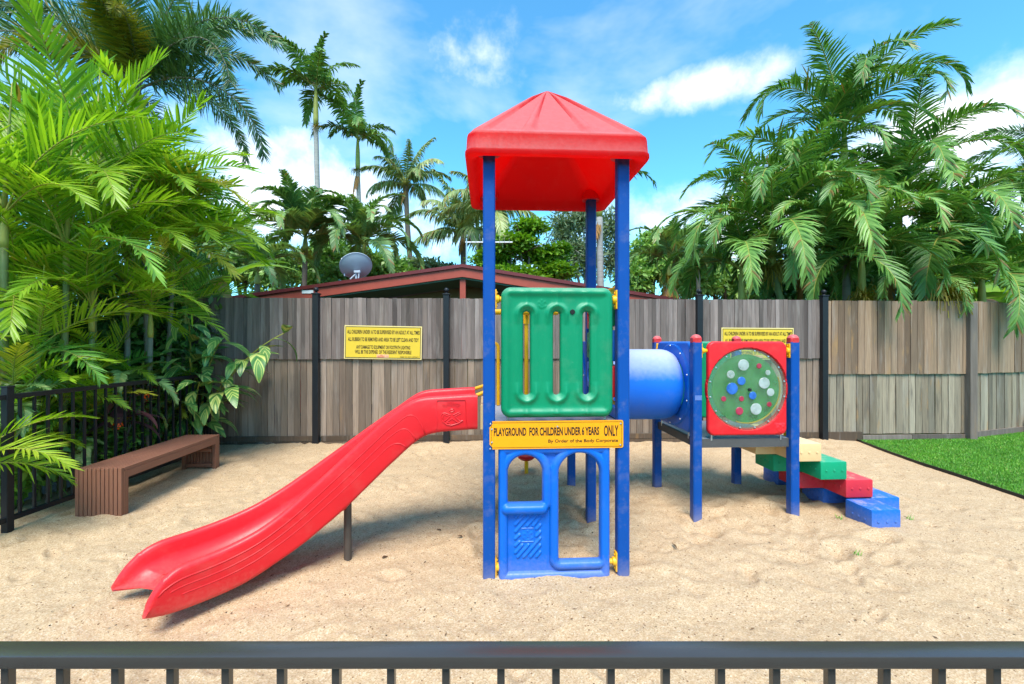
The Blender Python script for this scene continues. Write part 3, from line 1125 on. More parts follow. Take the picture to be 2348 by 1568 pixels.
# blue play-house front under the deck
BX0, BX1, BZ0, BZ1 = -0.374, 0.347, -0.03, 0.842
WN = (-0.313, -0.091, 0.470, 0.775)
DR = (0.014, 0.283, 0.095, 0.785)


def b_open(u, v):
    w = s_arch(u, v, *WN)
    d = s_arch(u, v, *DR)
    return w, d


def b_sdf(u, v):
    w, d = b_open(u, v)
    o = s_rrect(u, v, (BX0 + BX1) / 2, (BZ0 + BZ1) / 2, (BX1 - BX0) / 2, (BZ1 - BZ0) / 2, 0.03)
    return np.maximum(o, -np.minimum(w, d))


BARS = [((-.265, .375), (-.24, .40)), ((-.265, .33), (-.20, .40)), ((-.265, .285), (-.16, .40)), ((-.19, .32), (-.12, .40)), ((-.15, .32), (-.105, .375)),
        ((-.265, .24), (-.24, .265)), ((-.128, .30), (-.105, .325)), ((-.128, .255), (-.105, .28)), ((-.265, .195), (-.24, .22)), ((-.265, .15), (-.22, .20)),
        ((-.25, .122), (-.18, .20)), ((-.21, .122), (-.105, .24)), ((-.168, .122), (-.105, .195)), ((-.128, .122), (-.105, .15))]
def b_front(u, v, f):
    w, d = b_open(u, v)
    o = -s_rrect(u, v, (BX0 + BX1) / 2, (BZ0 + BZ1) / 2, (BX1 - BX0) / 2, (BZ1 - BZ0) / 2, 0.03)
    h = 0.020 + rnd(f, 0.014)

    def roll(dist, c, wd, hgt):
        t = np.clip(1 - ((dist - c) / wd) ** 2, 0, 1)
        return hgt * np.sqrt(t)
    r = np.maximum(roll(d, 0.028, 0.032, 0.030), roll(w, 0.028, 0.032, 0.030) * (v > 0.42))
    r = np.maximum(r, roll(o, 0.028, 0.034, 0.030))
    r = np.maximum(r, roll(np.hypot(np.maximum(np.abs(u + .208) - .112, 0), v - .438), 0.0, 0.042, 0.052))
    bars = None
    for a, b in BARS:
        q = s_seg(u, v, a, b)
        bars = q if bars is None else np.minimum(bars, q)
    inside = (u > -0.29) & (u < -0.08) & (v < 0.41) & (v > 0.1)
    e = 0.010 * np.sqrt(np.clip(1 - (bars / 0.009) ** 2, 0, 1))
    sq = np.abs(s_rrect(u, v, -0.186, 0.262, 0.043, 0.043, 0.004))
    e = np.maximum(e, 0.005 * np.clip(1 - sq / 0.005, 0, 1))
    e = np.maximum(e, 0.005 * np.clip(1 - emboss(u, v, -0.186, 0.258, 0.075) / 0.0045, 0, 1))
    return h + np.maximum(r, e * inside)


bp = sdf_panel('play_house_front', (BX0, BX1, BZ0, BZ1), 0.0048, b_sdf, b_front, lambda u, v, f: 0.016 + rnd(f, 0.012), M['sky_blue'], play, 'XZ', (0, -S + 0.012, 0))
bp["label"] = 'bright blue play house front with arched window and doorway'
clamp(-S + PW, -S, 0.06, 1, bp)
clamp(S - PW, -S, 0.075, -1, bp)
b = MB()
b.box((-S + PW, -S - 0.012, 0.812), (-S + PW + 0.03, -S + 0.02, 0.846), 0.003)
b.box((S - PW - 0.03, -S - 0.012, 0.812), (S - PW, -S + 0.02, 0.846), 0.003)
b.build('top_bracket', M['yellow'], bp)


# tic-tac-toe cubes on the right-hand side of the tower
tic = MB()
for z in (1.08, 1.87):
    tic.tube([(S, -S + PW, z), (S, S - PW, z)], 0.014, 10)
for y in (-0.2, 0.2):
    tic.tube([(S, y, 1.06), (S, y, 1.88)], 0.010, 8)
tp = tic.build('game_panel', M['yellow'], play, 40)
cols3 = [('red', 'sky_blue', 'green'), ('sky_blue', 'red', 'green'), ('sky_blue', 'green', 'red')]
for i, y in enumerate((-0.255, 0.0, 0.255)):
    for j, z in enumerate((1.235, 1.475, 1.715)):
        mb = MB()
        mb.box((S - 0.05, y - 0.115, z - 0.105), (S + 0.05, y + 0.115, z + 0.105), 0.014)
        if j != 1:
            mb.tube([(S - 0.052, y + 0.06 * math.cos(a), z + 0.06 * math.sin(a)) for a in np.linspace(0, 2 * math.pi, 20)[:-1]], 0.006, 6, closed=True)
        else:
            mb.tube([(S - 0.052, y - 0.05, z - 0.05), (S - 0.052, y + 0.05, z + 0.05)], 0.006, 6)
            mb.tube([(S - 0.052, y - 0.05, z + 0.05), (S - 0.052, y + 0.05, z - 0.05)], 0.006, 6)
        mb.build('cube', M[cols3[i][j]], tp, 35)

# curved handrail beside the slide opening, fire pole behind, rear rail
mb = MB()
zz = 1.49
pts = [(-S + 0.02, 0.36, zz)] + [(-S + 0.043 + 0.035 * math.sin(a), 0.36, zz - 0.035 + 0.035 * math.cos(a)) for a in np.linspace(0, math.pi / 2, 6)] + [(-S + 0.078, 0.36, 0.98)]
mb.tube(pts, 0.014, 10)
mb.build('handrail', M['yellow'], play, 40)
mb = MB()
mb.tube([(-S, 3 * S, 1.812), (-0.06, 3 * S, 1.812), (0.29, 3 * S, 1.812)], 0.03, 12)
mb.tube([(0.29, 3 * S, 1.812), (S, 3 * S, 1.812)], 0.018, 12)
rl = mb.build('rear_rail', M['yellow'], play, 40)
fp = LO((0.158, 4.80, 0))
mb = MB()
mb.tube([(fp.x, fp.y, -0.2), (fp.x, fp.y, 1.80)], 0.0215, 14)
mb.tube([(fp.x, fp.y, 1.70), (fp.x, fp.y, 1.84)], 0.034, 14)
mb.tube([(fp.x, fp.y, 1.812), (fp.x, 3 * S, 1.812)], 0.024, 12)
pole = mb.build('fire_pole', M['yellow'], play, 40)
mb = MB()
mb.lathe([(0.02, 0.20), (0.062, 0.205), (0.10, 0.235), (0.108, 0.262), (0.1, 0.27), (0.02, 0.27)], 22, (fp.x, fp.y, 0))
mb.build('foot_rest', M['red'], pole, 35)

# tunnel between the rear platform and the right-hand platform
TR, TZ = 0.333, 1.098
mb = MB()
prof = []
x0, x1 = S + 0.01, X2 - 0.012
for q in np.linspace(0, 1, 24):
    x = x0 + (x1 - x0) * q
    r = TR
    e = min(q, 1 - q) * (x1 - x0)
    if e < 0.14:
        r = TR - 0.10 * (1 - math.sqrt(max(0, 1 - (1 - e / 0.14) ** 2)))
    prof.append((r, x))
tv = MB()
n = 56
vs, fs = [], []
full = prof + [(r - 0.012, x) for r, x in reversed(prof)]
for (r, x) in full:
    for k in range(n):
        a = 2 * math.pi * k / n
        vs.append((x, 2 * S + r * math.cos(a), TZ + r * math.sin(a)))
m = len(full)
for i in range(m):
    for k in range(n):
        fs.append((i * n + k, i * n + (k + 1) % n, ((i + 1) % m) * n + (k + 1) % n, ((i + 1) % m) * n + k))
tv.add(vs, fs)
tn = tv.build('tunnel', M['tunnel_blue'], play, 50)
tn["label"] = 'large blue crawl tunnel with chalky faded top'


def t_sdf(u, v):
    return np.maximum(s_rrect(u, v, 2 * S, 1.10, 0.366, 0.405, 0.06), -s_circ(u, v, 2 * S, TZ, 0.25))


for xx, nm in ((S, 0), (X2, 1)):
    pn = sdf_panel('tunnel_panel', (2 * S - 0.37, 2 * S + 0.37, 0.69, 1.51), 0.009, t_sdf,
                   lambda u, v, f: 0.024 + rnd(f, 0.016) + 0.016 * np.clip(1 - (s_circ(u, v, 2 * S, TZ, TR + 0.045) / 0.02), 0, 1) * 0 + 0.012 * (np.abs(np.hypot(u - 2 * S, v - TZ) - TR) < 0.05),
                   lambda u, v, f: 0.02 + rnd(f, 0.014), M['sky_blue'], play, 'YZ', (xx, 0, 0))
    bl = MB()
    for k in range(10):
        a = 2 * math.pi * (k + 0.5) / 10
        y, z = 2 * S + (TR + 0.035) * math.cos(a), TZ + (TR + 0.035) * math.sin(a)
        bl.lathe([(0.009, -0.042), (0.007, -0.047), (0.002, -0.049)], 8, (0, 0, 0), 'X')
        bl.v[-24:] = [(xx + x, y + yy, z + zq) for x, yy, zq in bl.v[-24:]]
    bl.build('bolt', M['steel'], pn, 40)
    for y in (2 * S - 0.3, 2 * S + 0.3):
        q = MB()
        q.tube([(xx, y, 0.64), (xx, y, 0.72)], 0.009, 8)
        q.build('foot_pin', M['steel'], pn, 40)
    if nm:
        clamp(xx, S + PW, 1.425, 1, pn, 'Y')
        clamp(xx, 3 * S - PW, 1.425, -1, pn, 'Y')

# red panel with clear bubble window
XC = (X2 + X3) / 2 + 0.012
RZ0, RZ1 = 0.695, 1.505
CU, CV, CR = XC, 1.093, 0.352


def r_sdf(u, v):
    body = s_rrect(u, v, XC, (RZ0 + RZ1) / 2, 0.352, (RZ1 - RZ0) / 2, 0.06)
    body = np.minimum(body, s_circ(u, v, CU, CV, CR + 0.012))
    return np.maximum(body, -s_circ(u, v, CU, CV, CR - 0.014))


def r_front(u, v, f):
    h = 0.030 + rnd(f, 0.018)
    q = np.hypot(u - CU, v - CV)
    h = h - 0.018 * (q < CR + 0.004)
    sq = (np.abs(u - (XC + 0.285)) < 0.043) & (np.abs(v - 0.755) < 0.043)
    h = h + 0.006 * sq + 0.006 * sq * np.clip(1 - emboss(u, v, XC + 0.285, 0.755, 0.07) / 0.005, 0, 1)
    return h


rp = sdf_panel('bubble_panel', (XC - 0.37, XC + 0.37, RZ0, RZ1), 0.0065, r_sdf, r_front, lambda u, v, f: 0.024 + rnd(f, 0.016), M['red'], play, 'XZ', (0, S, 0))
rp["label"] = 'red panel with round clear window and coloured spots'


def clear_mat(name, tint, haze, hcol, rough=0.15):
    m, nt, b = mat_new(name)
    out = nt.nodes["Material Output"]
    nt.nodes.remove(b)
    tr = nd(nt, "ShaderNodeBsdfTransparent")
    tr.inputs[0].default_value = (*tint, 1)
    df = nd(nt, "ShaderNodeBsdfDiffuse")
    df.inputs[0].default_value = (*hcol, 1)
    gl = nd(nt, "ShaderNodeBsdfGlossy")
    gl.inputs['Roughness'].default_value = rough
    ms = nd(nt, "ShaderNodeMixShader")
    n = noise(nt, 9.0, 6, 0.65)
    rr = ramp(nt, [(0.3, (haze * .55,) * 3), (0.75, (min(1, haze * 1.5),) * 3)], n.outputs[0])
    nt.links.new(rr.outputs[0], ms.inputs[0])
    nt.links.new(tr.outputs[0], ms.inputs[1])
    nt.links.new(df.outputs[0], ms.inputs[2])
    m2 = nd(nt, "ShaderNodeMixShader")
    m2.inputs[0].default_value = 0.05
    nt.links.new(ms.outputs[0], m2.inputs[1])
    nt.links.new(gl.outputs[0], m2.inputs[2])
    nt.links.new(m2.outputs[0], out.inputs['Surface'])
    return m


M['wheel'] = clear_mat('green_tinted_wheel', (0.25, 0.70, 0.30), 0.62, (0.085, 0.42, 0.10))
M['clear'] = clear_mat('scratched_clear_sheet', (0.82, 0.92, 0.84), 0.10, (0.36, 0.46, 0.36))
M['dot_w'] = clear_mat('white_spot', (0.85, 0.9, 0.88), 0.42, (0.62, 0.68, 0.66), 0.2)
M['dot_b'] = clear_mat('blue_spot', (0.2, 0.5, 0.9), 0.62, (0.06, 0.24, 0.72), 0.2)
M['dot_r'] = clear_mat('red_spot', (0.75, 0.2, 0.25), 0.62, (0.5, 0.05, 0.1), 0.2)


def disc(name, u, v, r, y, th, mat, parent, n=40):
    mb = MB()
    mb.lathe([(0.001, y), (r - 0.003, y), (r, y + 0.003), (r, y + th), (0.001, y + th)], n, (u, 0, v), 'Y')
    return mb.build(name, mat, parent, 40)


wd = disc('window', CU, CV, CR, S - 0.018, 0.006, M['clear'], rp, 64)
disc('wheel', CU + 0.004, CV - 0.002, 0.302, S + 0.012, 0.005, M['wheel'], rp, 56)
DOTS = [(-0.034, 0.208, 0.049, 'w'), (0.105, 0.200, 0.023, 'r'), (0.184, 0.142, 0.023, 'w'), (-0.147, 0.128, 0.035, 'w'), (-0.052, 0.071, 0.036, 'b'), (-0.135, 0.006, 0.050, 'b'),
        (0.152, 0.052, 0.049, 'w'), (0.208, -0.028, 0.034, 'w'), (0.048, -0.055, 0.033, 'b'), (-0.21, -0.082, 0.023, 'r'), (-0.052, -0.082, 0.023, 'r'), (0.196, -0.132, 0.022, 'r'),
        (-0.07, -0.188, 0.034, 'r'), (0.078, -0.172, 0.050, 'w')]
for (du, dv, r, c) in DOTS:
    disc('spot', CU + du, CV + dv, r, S - 0.0225, 0.003, M['dot_' + c], rp, 28)
disc('hub', CU + 0.012, CV - 0.004, 0.0135, S - 0.045, 0.02, M['rubber'], rp, 18)
bl = MB()
for k in range(16):
    a = 2 * math.pi * (k + 0.5) / 16
    y0 = len(bl.v)
    bl.lathe([(0.0085, -0.0185), (0.007, -0.024), (0.002, -0.026)], 10, (CU + (CR - 0.016) * math.cos(a), S, CV + (CR - 0.016) * math.sin(a)), 'Y')
bl.build('bolt', M['steel'], rp, 40)
clamp(X2 + PW, S, 1.425, 1, rp)
clamp(X3 - PW, S, 1.425, -1, rp)
for x in (XC - 0.31, XC + 0.31):
    q = MB()
    q.tube([(x, S, 0.65), (x, S, 0.70)], 0.009, 8)
    q.build('foot_pin', M['steel'], rp, 40)
# green panel and yellow hoop on the far side of that platform
fg = sdf_panel('far_panel', (XC - 0.36, XC + 0.36, RZ0, RZ1), 0.012, lambda u, v: s_rrect(u, v, XC, 1.1, 0.352, 0.405, 0.06),
               lambda u, v, f: 0.03 + rnd(f, 0.018) + 0.01 * np.exp(-((u - XC) / 0.02) ** 2), lambda u, v, f: 0.02 + rnd(f, 0.014), M['green'], play, 'XZ', (0, 3 * S, 0))
fg["label"] = 'green panel on the far side of the low platform'
mb = MB()
mb.tube([(CU + 0.012 + 0.298 * math.cos(a), S + 0.008, CV + 0.298 * math.sin(a)) for a in np.linspace(-1.9, 0.35, 40)], 0.006, 6)
mb.build('hoop', M['yellow'], rp, 40)
for y in (S + 0.1, 3 * S - 0.1):
    mb = MB()
    mb.tube([(X3 + 0.0, y, 0.66), (X3 + 0.0, y, 1.3)], 0.013, 8)
    mb.build('grab_rail', M['yellow'], play, 40)
# maker's plate on the near left post of the low platform
mb = MB()
mb.box((X2 - 0.028, S - PW - 0.0025, 1.003), (X2 + PW - 0.006, S - PW - 0.0005, 1.045))
mb.build('plate', simple('blue_grey_label', (0.10, 0.17, 0.42), 0.4, 0, 0.2, 30, 0), play)


# block steps
def step(cells, z0, z1, mat, name_label):
    mb = MB()
    eps = 0.0
    for k, (xa, xb, ya, yb) in enumerate(cells):
        mb.box((xa, ya, z0 + 0.001 * k), (xb, yb, z1 - 0.001 * k), 0.013)
    s = mb.build('step', mat, play, 40)
    s["label"] = name_label
    for k, (xa, xb, ya, yb) in enumerate(cells):
        for t in (0.22, 0.52, 0.82):
            kb = MB()
            kb.lathe([(0.0105, -0.001), (0.0105, -0.004), (0.007, -0.006), (0.002, -0.006)], 10, (xa + (xb - xa) * t, ya, (z0 + z1) / 2), 'Y')
            kb.build('knob', mat, s, 40)
        if xb - xa < 0.3:
            for t in (0.25, 0.5, 0.75):
                kb = MB()
                kb.lathe([(0.0105, -0.001), (0.0105, -0.004), (0.007, -0.006), (0.002, -0.006)], 10, (xa, ya + min(0.25, yb - ya) * t, (z0 + z1) / 2), 'X')
                kb.build('knob', mat, s, 40)
    return s


YF, YR, YA, YB = 0.395, 1.28, 0.65, 0.93
step([(2.214, 2.451, YF, YR), (2.019, 2.224, YA, YB)], 0.463, 0.622, M['step_sand'], 'top sand coloured block step')
step([(2.441, 2.681, YF, YR), (2.189, 2.451, YA, YB)], 0.303, 0.460, M['step_green'], 'green block step, second from top')
step([(2.671, 2.919, YF, YR), (2.429, 2.681, YA, YB)], 0.143, 0.300, M['step_red'], 'red block step, third from top')
step([(2.909, 3.164, YF, YR), (2.669, 2.919, YA, YB), (2.664, 2.914, YF - 0.262, YF + 0.004), (2.664, 2.914, YR - 0.004, YR + 0.25)], -0.06, 0.140, M['step_blue'], 'lowest blue block step')
mb = MB()
mb.box((2.12, 0.75, 0.46), (2.21, 0.8, 0.60), 0.004)
mb.build('bracket', M['yellow'], play)

# ------------------------------------------------------------------ curved slide
SL_L, PH0, PH1, SW, SX0, SY0, SS0 = 2.08, 7.04, 56.9, 0.51, -0.309, 3.242, 0.267
S_S = [0, .05, .1, .15, .175, .2, .25, .3, .35, .4, .45, .5, .55, .6, .65, .7, .75, .8, .85, .9, .925, .95, .975, .99, 1.0]
S_R = [1.143, 1.137, 1.132, 1.127, 1.118, 1.098, 1.026, .949, .866, .783, .70, .619, .540, .465, .401, .350, .318, .295, .282, .276, .265, .237, .183, .135, .085]
S_L = [.896, .89, .885, .865, .832, .791, .693, .604, .517, .431, .355, .287, .221, .167, .122, .078, .049, .033, .026, .025, .028, .034, .046, .054, .062]


def slide_plan(s):
    n = 200
    q = np.linspace(0, max(s, 1e-6), n)
    t = np.clip((q - SS0) / (1 - SS0), 0, 1)
    ph = np.radians(PH0 + (PH1 - PH0) * t)
    d = np.stack([-np.cos(ph), -np.sin(ph)], -1)
    c = ((d[1:] + d[:-1]) / 2 * (q[1] - q[0])).sum(0) * SL_L + np.array([SX0, SY0])
    return c, np.array([-math.sin(ph[-1]), math.cos(ph[-1])])


def slide_pt(s, u, z):
    c, nrm = slide_plan(min(s, 1.0))
    p = c + nrm * u
    return LO((p[0], p[1], z))


def smooth_interp(s, xs, ysv):
    # light smoothing of the measured profile
    return np.mean([np.interp(s + d, xs, ysv) for d in (-0.018, -0.009, 0, 0.009, 0.018)]) if s < 0.95 else np.interp(s, xs, ysv)


def slide():
    NS = 96
    ss = np.concatenate([np.linspace(-0.02, 0.9, 70), np.linspace(0.905, 1.0, 26)])
    h = SW / 2
    rows = []
    for s in ss:
        sc = max(s, 0)
        zr = smooth_interp(sc, S_S, S_R)
        zl = smooth_interp(sc, S_S, S_L)
        zr = max(zr, zl + 0.022)
        rim = min(0.028, (zr - zl) * 0.4)
        zb = zl + min(0.075, (zr - zl) * 0.42)
        iw = 0.045 + 0.02 * min(1, (zr - zb) / 0.2)
        half = [(0.0, zl), (h * 0.55, zl), (h - 0.03, zl), (h - 0.012, zl + 0.004), (h - 0.002, zl + 0.016), (h, zl + 0.03 if zr - zl > 0.09 else zl + (zr - zl) * 0.4)]
        for q in (0.35, 0.7):
            half.append((h + 0.004 * math.sin(q * 3.1), half[5][1] + (zr - rim - half[5][1]) * q))
        for a in np.linspace(0, math.pi, 8):
            half.append((h - rim + rim * math.cos(a), zr - rim + rim * math.sin(a)))
        xi, zi = half[-1]
        hgt = max(zi - zb, 0.001)
        for q in (0.35, 0.65, 0.85, 0.95):
            half.append((xi - iw * 0.35 * q - 0.10 * max(0, (q - 0.55) / 0.45) ** 2.0, zi - hgt * (q if q < 0.95 else 0.985)))
        half += [(h * 0.42, zb), (0.0, zb)]
        # half goes: bottom centre -> outer -> rim -> inner -> bed centre (far side); mirror for near side
        loop = half + [(-x, z) for x, z in reversed(half[1:-1])]
        row = []
        for (x, z) in loop:
            back = 0.075 * max(0.0, 1 - (abs(x) / (h * 0.86)) ** 2) * np.clip((s - 0.8) / 0.2, 0, 1)
            se = s - back
            p = slide_pt(max(se, 0), x, z)
            if s < 0:
                d = LO((SX0, SY0, 0)) - slide_pt(0.03, 0, 0)
                p = p + Vector((d.x, d.y, 0)).normalized() * (-s) * SL_L
            row.append(p)
        rows.append(row)
    m = len(rows[0])
    vs = [p for r in rows for p in r]
    fs = []
    for i in range(len(rows) - 1):
        for k in range(m):
            fs.append((i * m + k, i * m + (k + 1) % m, (i + 1) * m + (k + 1) % m, (i + 1) * m + k))
    # end caps as strips between mirrored points
    nh = (m + 2) // 2
    for base, rev in ((0, False), ((len(rows) - 1) * m, True)):
        loop = [base + k for k in range(m)]
        fs.append(tuple(loop if rev else reversed(loop)))
    mb = MB()
    mb.add(vs, fs)
    return mb.build('slide', M['red'], play, 55)


sl = slide()
sl["label"] = 'long red curved slide running down to the left'
# moulded ridges along the near wall
for fr in (0.25, 0.42, 0.59):
    pts = []
    s0 = 0.150 + 0.030 * (fr - 0.25) / 0.17
    for s in np.linspace(s0, 0.968 - 0.03 * (fr - 0.25) / 0.17, 110):
        zr = smooth_interp(s, S_S, S_R)
        zl = smooth_interp(s, S_S, S_L)
        f_ = fr
        e = s0 + 0.075
        if s < e:
            k = (e - s) / 0.075
            f_ = fr + (0.93 - fr) * k ** 3
        z = zr - 0.004 - f_ * (zr - zl)
        if s > 0.9:
            z = max(z, zl + 0.02)
        pts.append(slide_pt(s, -SW / 2 - 0.0005, z))
    mb = MB()
    mb.tube(pts, 0.0048, 8)
    mb.build('ridge', M['red'], sl, True)
# moulded emblem and lettering on the flat top end of the near wall
c0, n0 = slide_plan(1e-4)
d0 = np.array([n0[1], -n0[0]])           # towards the tower
pc = np.array([-0.395, 0, 1.02])


def wall_pt(a, z):
    """a metres along the wall towards the tower from s=0.066, z up"""
    c, nr = slide_plan(0.066)
    q = c - nr * (SW / 2 + 0.0035) + np.array([nr[1], -nr[0]]) * a
    return LO((q[0], q[1], z))


EX = 0.0
mb = MB()
for pl in EMB:
    mb.tube([wall_pt(0.004 + (x - 0.5) * 0.165, 0.987 + (y - 0.5) * 0.128) for x, y in pl], 0.0042, 6)
W_, H0, H1 = 0.098, 0.912, 1.105
mb.tube([wall_pt(-W_, H0), wall_pt(-W_, H1 - 0.008), wall_pt(-W_ + 0.006, H1), wall_pt(W_ - 0.006, H1), wall_pt(W_, H1 - 0.008), wall_pt(W_ + 0.004, H0)], 0.0032, 6)
for i, ch in enumerate("PLAYSPACE"):
    vs, fs = text_verts(ch, 0.036, 0.0006, 1, 'CENTER')
    a = R(90 + 33 - i * 66 / 8)
    cx, cz, rad = 0.0, 0.995, 0.072
    ca, sa = math.cos(a - math.pi / 2), math.sin(a - math.pi / 2)
    px, pz = cx + rad * 1.1 * math.cos(a), cz + rad * math.sin(a)
    out = []
    for v in vs:
        x, y = v.x * 0.8, v.y
        out.append(wall_pt(px + x * ca - y * sa, pz + x * sa + y * ca))
    nn = (LO((-n0[0], -n0[1], 0)) - LO((0, 0, 0)))
    top = [p + nn * 0.0025 for p in out]
    mb.add(top, fs)
    mb.add(out, fs)
mb.build('emblem', M['red'], sl, 40)
# yellow tie bars from the slide walls to the tower, leg and leg bracket
for u in (-SW / 2 + 0.025, SW / 2 - 0.025):
    p = slide_pt(0.004, u, 1.112)
    q = Vector((-S, p.y * 0.98 + 0.005, 1.165))
    mb = MB()
    mb.tube([p, q], 0.0135, 10)
    mb.build('tie_bar', M['yellow'], sl, 40)
lg0 = LO(P(797, 1281, 3.02))
lg1 = LO(P(795, 1150, 3.02))
mb = MB()
mb.tube([(lg0.x, lg0.y, -0.2), (lg0.x, lg0.y, 0.42)], 0.0255, 14)
mb.build('support_leg', M['leg'], sl, 40)
mb = MB()
mb.tube([(lg0.x - 0.012, lg0.y - 0.13, 0.43), (lg0.x - 0.012, lg0.y + 0.13, 0.43)], 0.055, 14)
mb.build('leg_bracket', M['red'], sl, 40)
mb = MB()
mb.box((-S - PW - 0.02, -0.24, 0.90), (-S - PW + 0.006, 0.24, 1.07), 0.004)
mb.build('slide_mount', M['beige'], sl)
# blue side rail of the tower deck
mb = MB()
mb.box((S - 0.02, -S + PW, 0.985), (S + 0.02, S - PW, 1.045), 0.006)
mb.build('side_rail', M['sky_blue'], play)


# ------------------------------------------------------------------ signs
def line_mesh(body, width, height, at, bold=0.0, align='CENTER', y=0.0):
    """one line of lettering fitted to width x cap height in the local XZ plane; at = anchor (x, baseline z)"""
    vs, fs = text_verts(body, 1.0, bold, 1.0, 'LEFT')
    xs = [v.x for v in vs]
    zs = [v.y for v in vs]
    # cap height measured on the tallest letters
    x0, x1 = min(xs), max(xs)
    k = width / (x1 - x0)
    capv, _ = text_verts('H', 1.0, bold)
    ch = max(v.y for v in capv)
    kz = height / ch
    ax = {'LEFT': 0, 'CENTER': -width / 2, 'RIGHT': -width}[align]
    mb = MB()
    mb.add([(at[0] + ax + (v.x - x0) * k, y, at[1] + v.y * kz) for v in vs], fs)
    return mb


def frame_line(mb, x0, x1, z0, z1, w, y):
    for (a, b, c, d) in ((x0, x1, z0, z0 + w), (x0, x1, z1 - w, z1), (x0, x0 + w, z0 + w, z1 - w), (x1 - w, x1, z0 + w, z1 - w)):
        mb.add([(a, y, c), (b, y, c), (b, y, d), (a, y, d)], [(0, 1, 2, 3)])
    return mb


# age sign screwed to the front of the tower
sx0 = LO((0, 2.7, 0))
root = empty('age_sign', TC, TH)
tag(root, 'yellow sign reading playground for children under 6 years only, on the tower', 'sign')
y = -S - PW - 0.004
SX0_, SX1_, SZ0, SZ1 = -0.430, 0.426, 0.823, 1.000
mb = MB()
out = [(SX0_ + 0.016, SZ0), (SX1_ - 0.012, SZ0), (SX1_ - 0.003, SZ0 + 0.003), (SX1_, SZ0 + 0.012), (SX1_, SZ1 - 0.012), (SX1_ - 0.003, SZ1 - 0.003), (SX1_ - 0.012, SZ1), (SX0_ + 0.016, SZ1),
       (SX0_ + 0.018, SZ1 - 0.018), (SX0_ + 0.006, SZ1 - 0.032), (SX0_, SZ1 - 0.038), (SX0_, SZ0 + 0.030), (SX0_ + 0.006, SZ0 + 0.024), (SX0_ + 0.018, SZ0 + 0.012)]
n = len(out)
mb.add([(a, y - 0.004, b) for a, b in out] + [(a, y, b) for a, b in out],
       [tuple(range(n)), tuple(reversed(range(n, 2 * n)))] + [(i, (i + 1) % n, n + (i + 1) % n, n + i) for i in range(n)])
mb.build('board', M['sign_y'], root)
mb = frame_line(MB(), SX0_ + 0.010, SX1_ - 0.010, SZ0 + 0.009, SZ1 - 0.009, 0.0022, y - 0.0052)
mb.build('border', M['ink'], root)
line_mesh('PLAYGROUND  FOR CHILDREN UNDER 6 YEARS', 0.672, 0.0495, (SX0_ + 0.027, 0.909), 0.028, 'LEFT', y - 0.0055).build('lettering', M['ink'], root)
line_mesh('ONLY', 0.094, 0.066, (SX1_ - 0.032, 0.901), 0.022, 'RIGHT', y - 0.0055).build('lettering', M['ink'], root)
line_mesh('By Order of the Body Corporate', 0.450, 0.0195, (SX1_ - 0.034, 0.862), 0.012, 'RIGHT', y - 0.0055).build('lettering', M['ink'], root)
for (a, b) in ((SX0_ + 0.006, SZ1 - 0.016), (SX0_ + 0.014, SZ1 - 0.05), (SX0_ + 0.014, SZ0 + 0.044), (SX0_ + 0.004, SZ0 + 0.005), (SX1_ - 0.018, SZ1 - 0.022), (SX1_ - 0.02, SZ0 + 0.018), (0.0, SZ1 - 0.038)):
    q = MB()
    q.lathe([(0.0065, y - 0.003), (0.0055, y - 0.009), (0.002, y - 0.0105)], 10, (a, 0, b), 'Y')
    q.build('screw', M['steel'], root, 40)


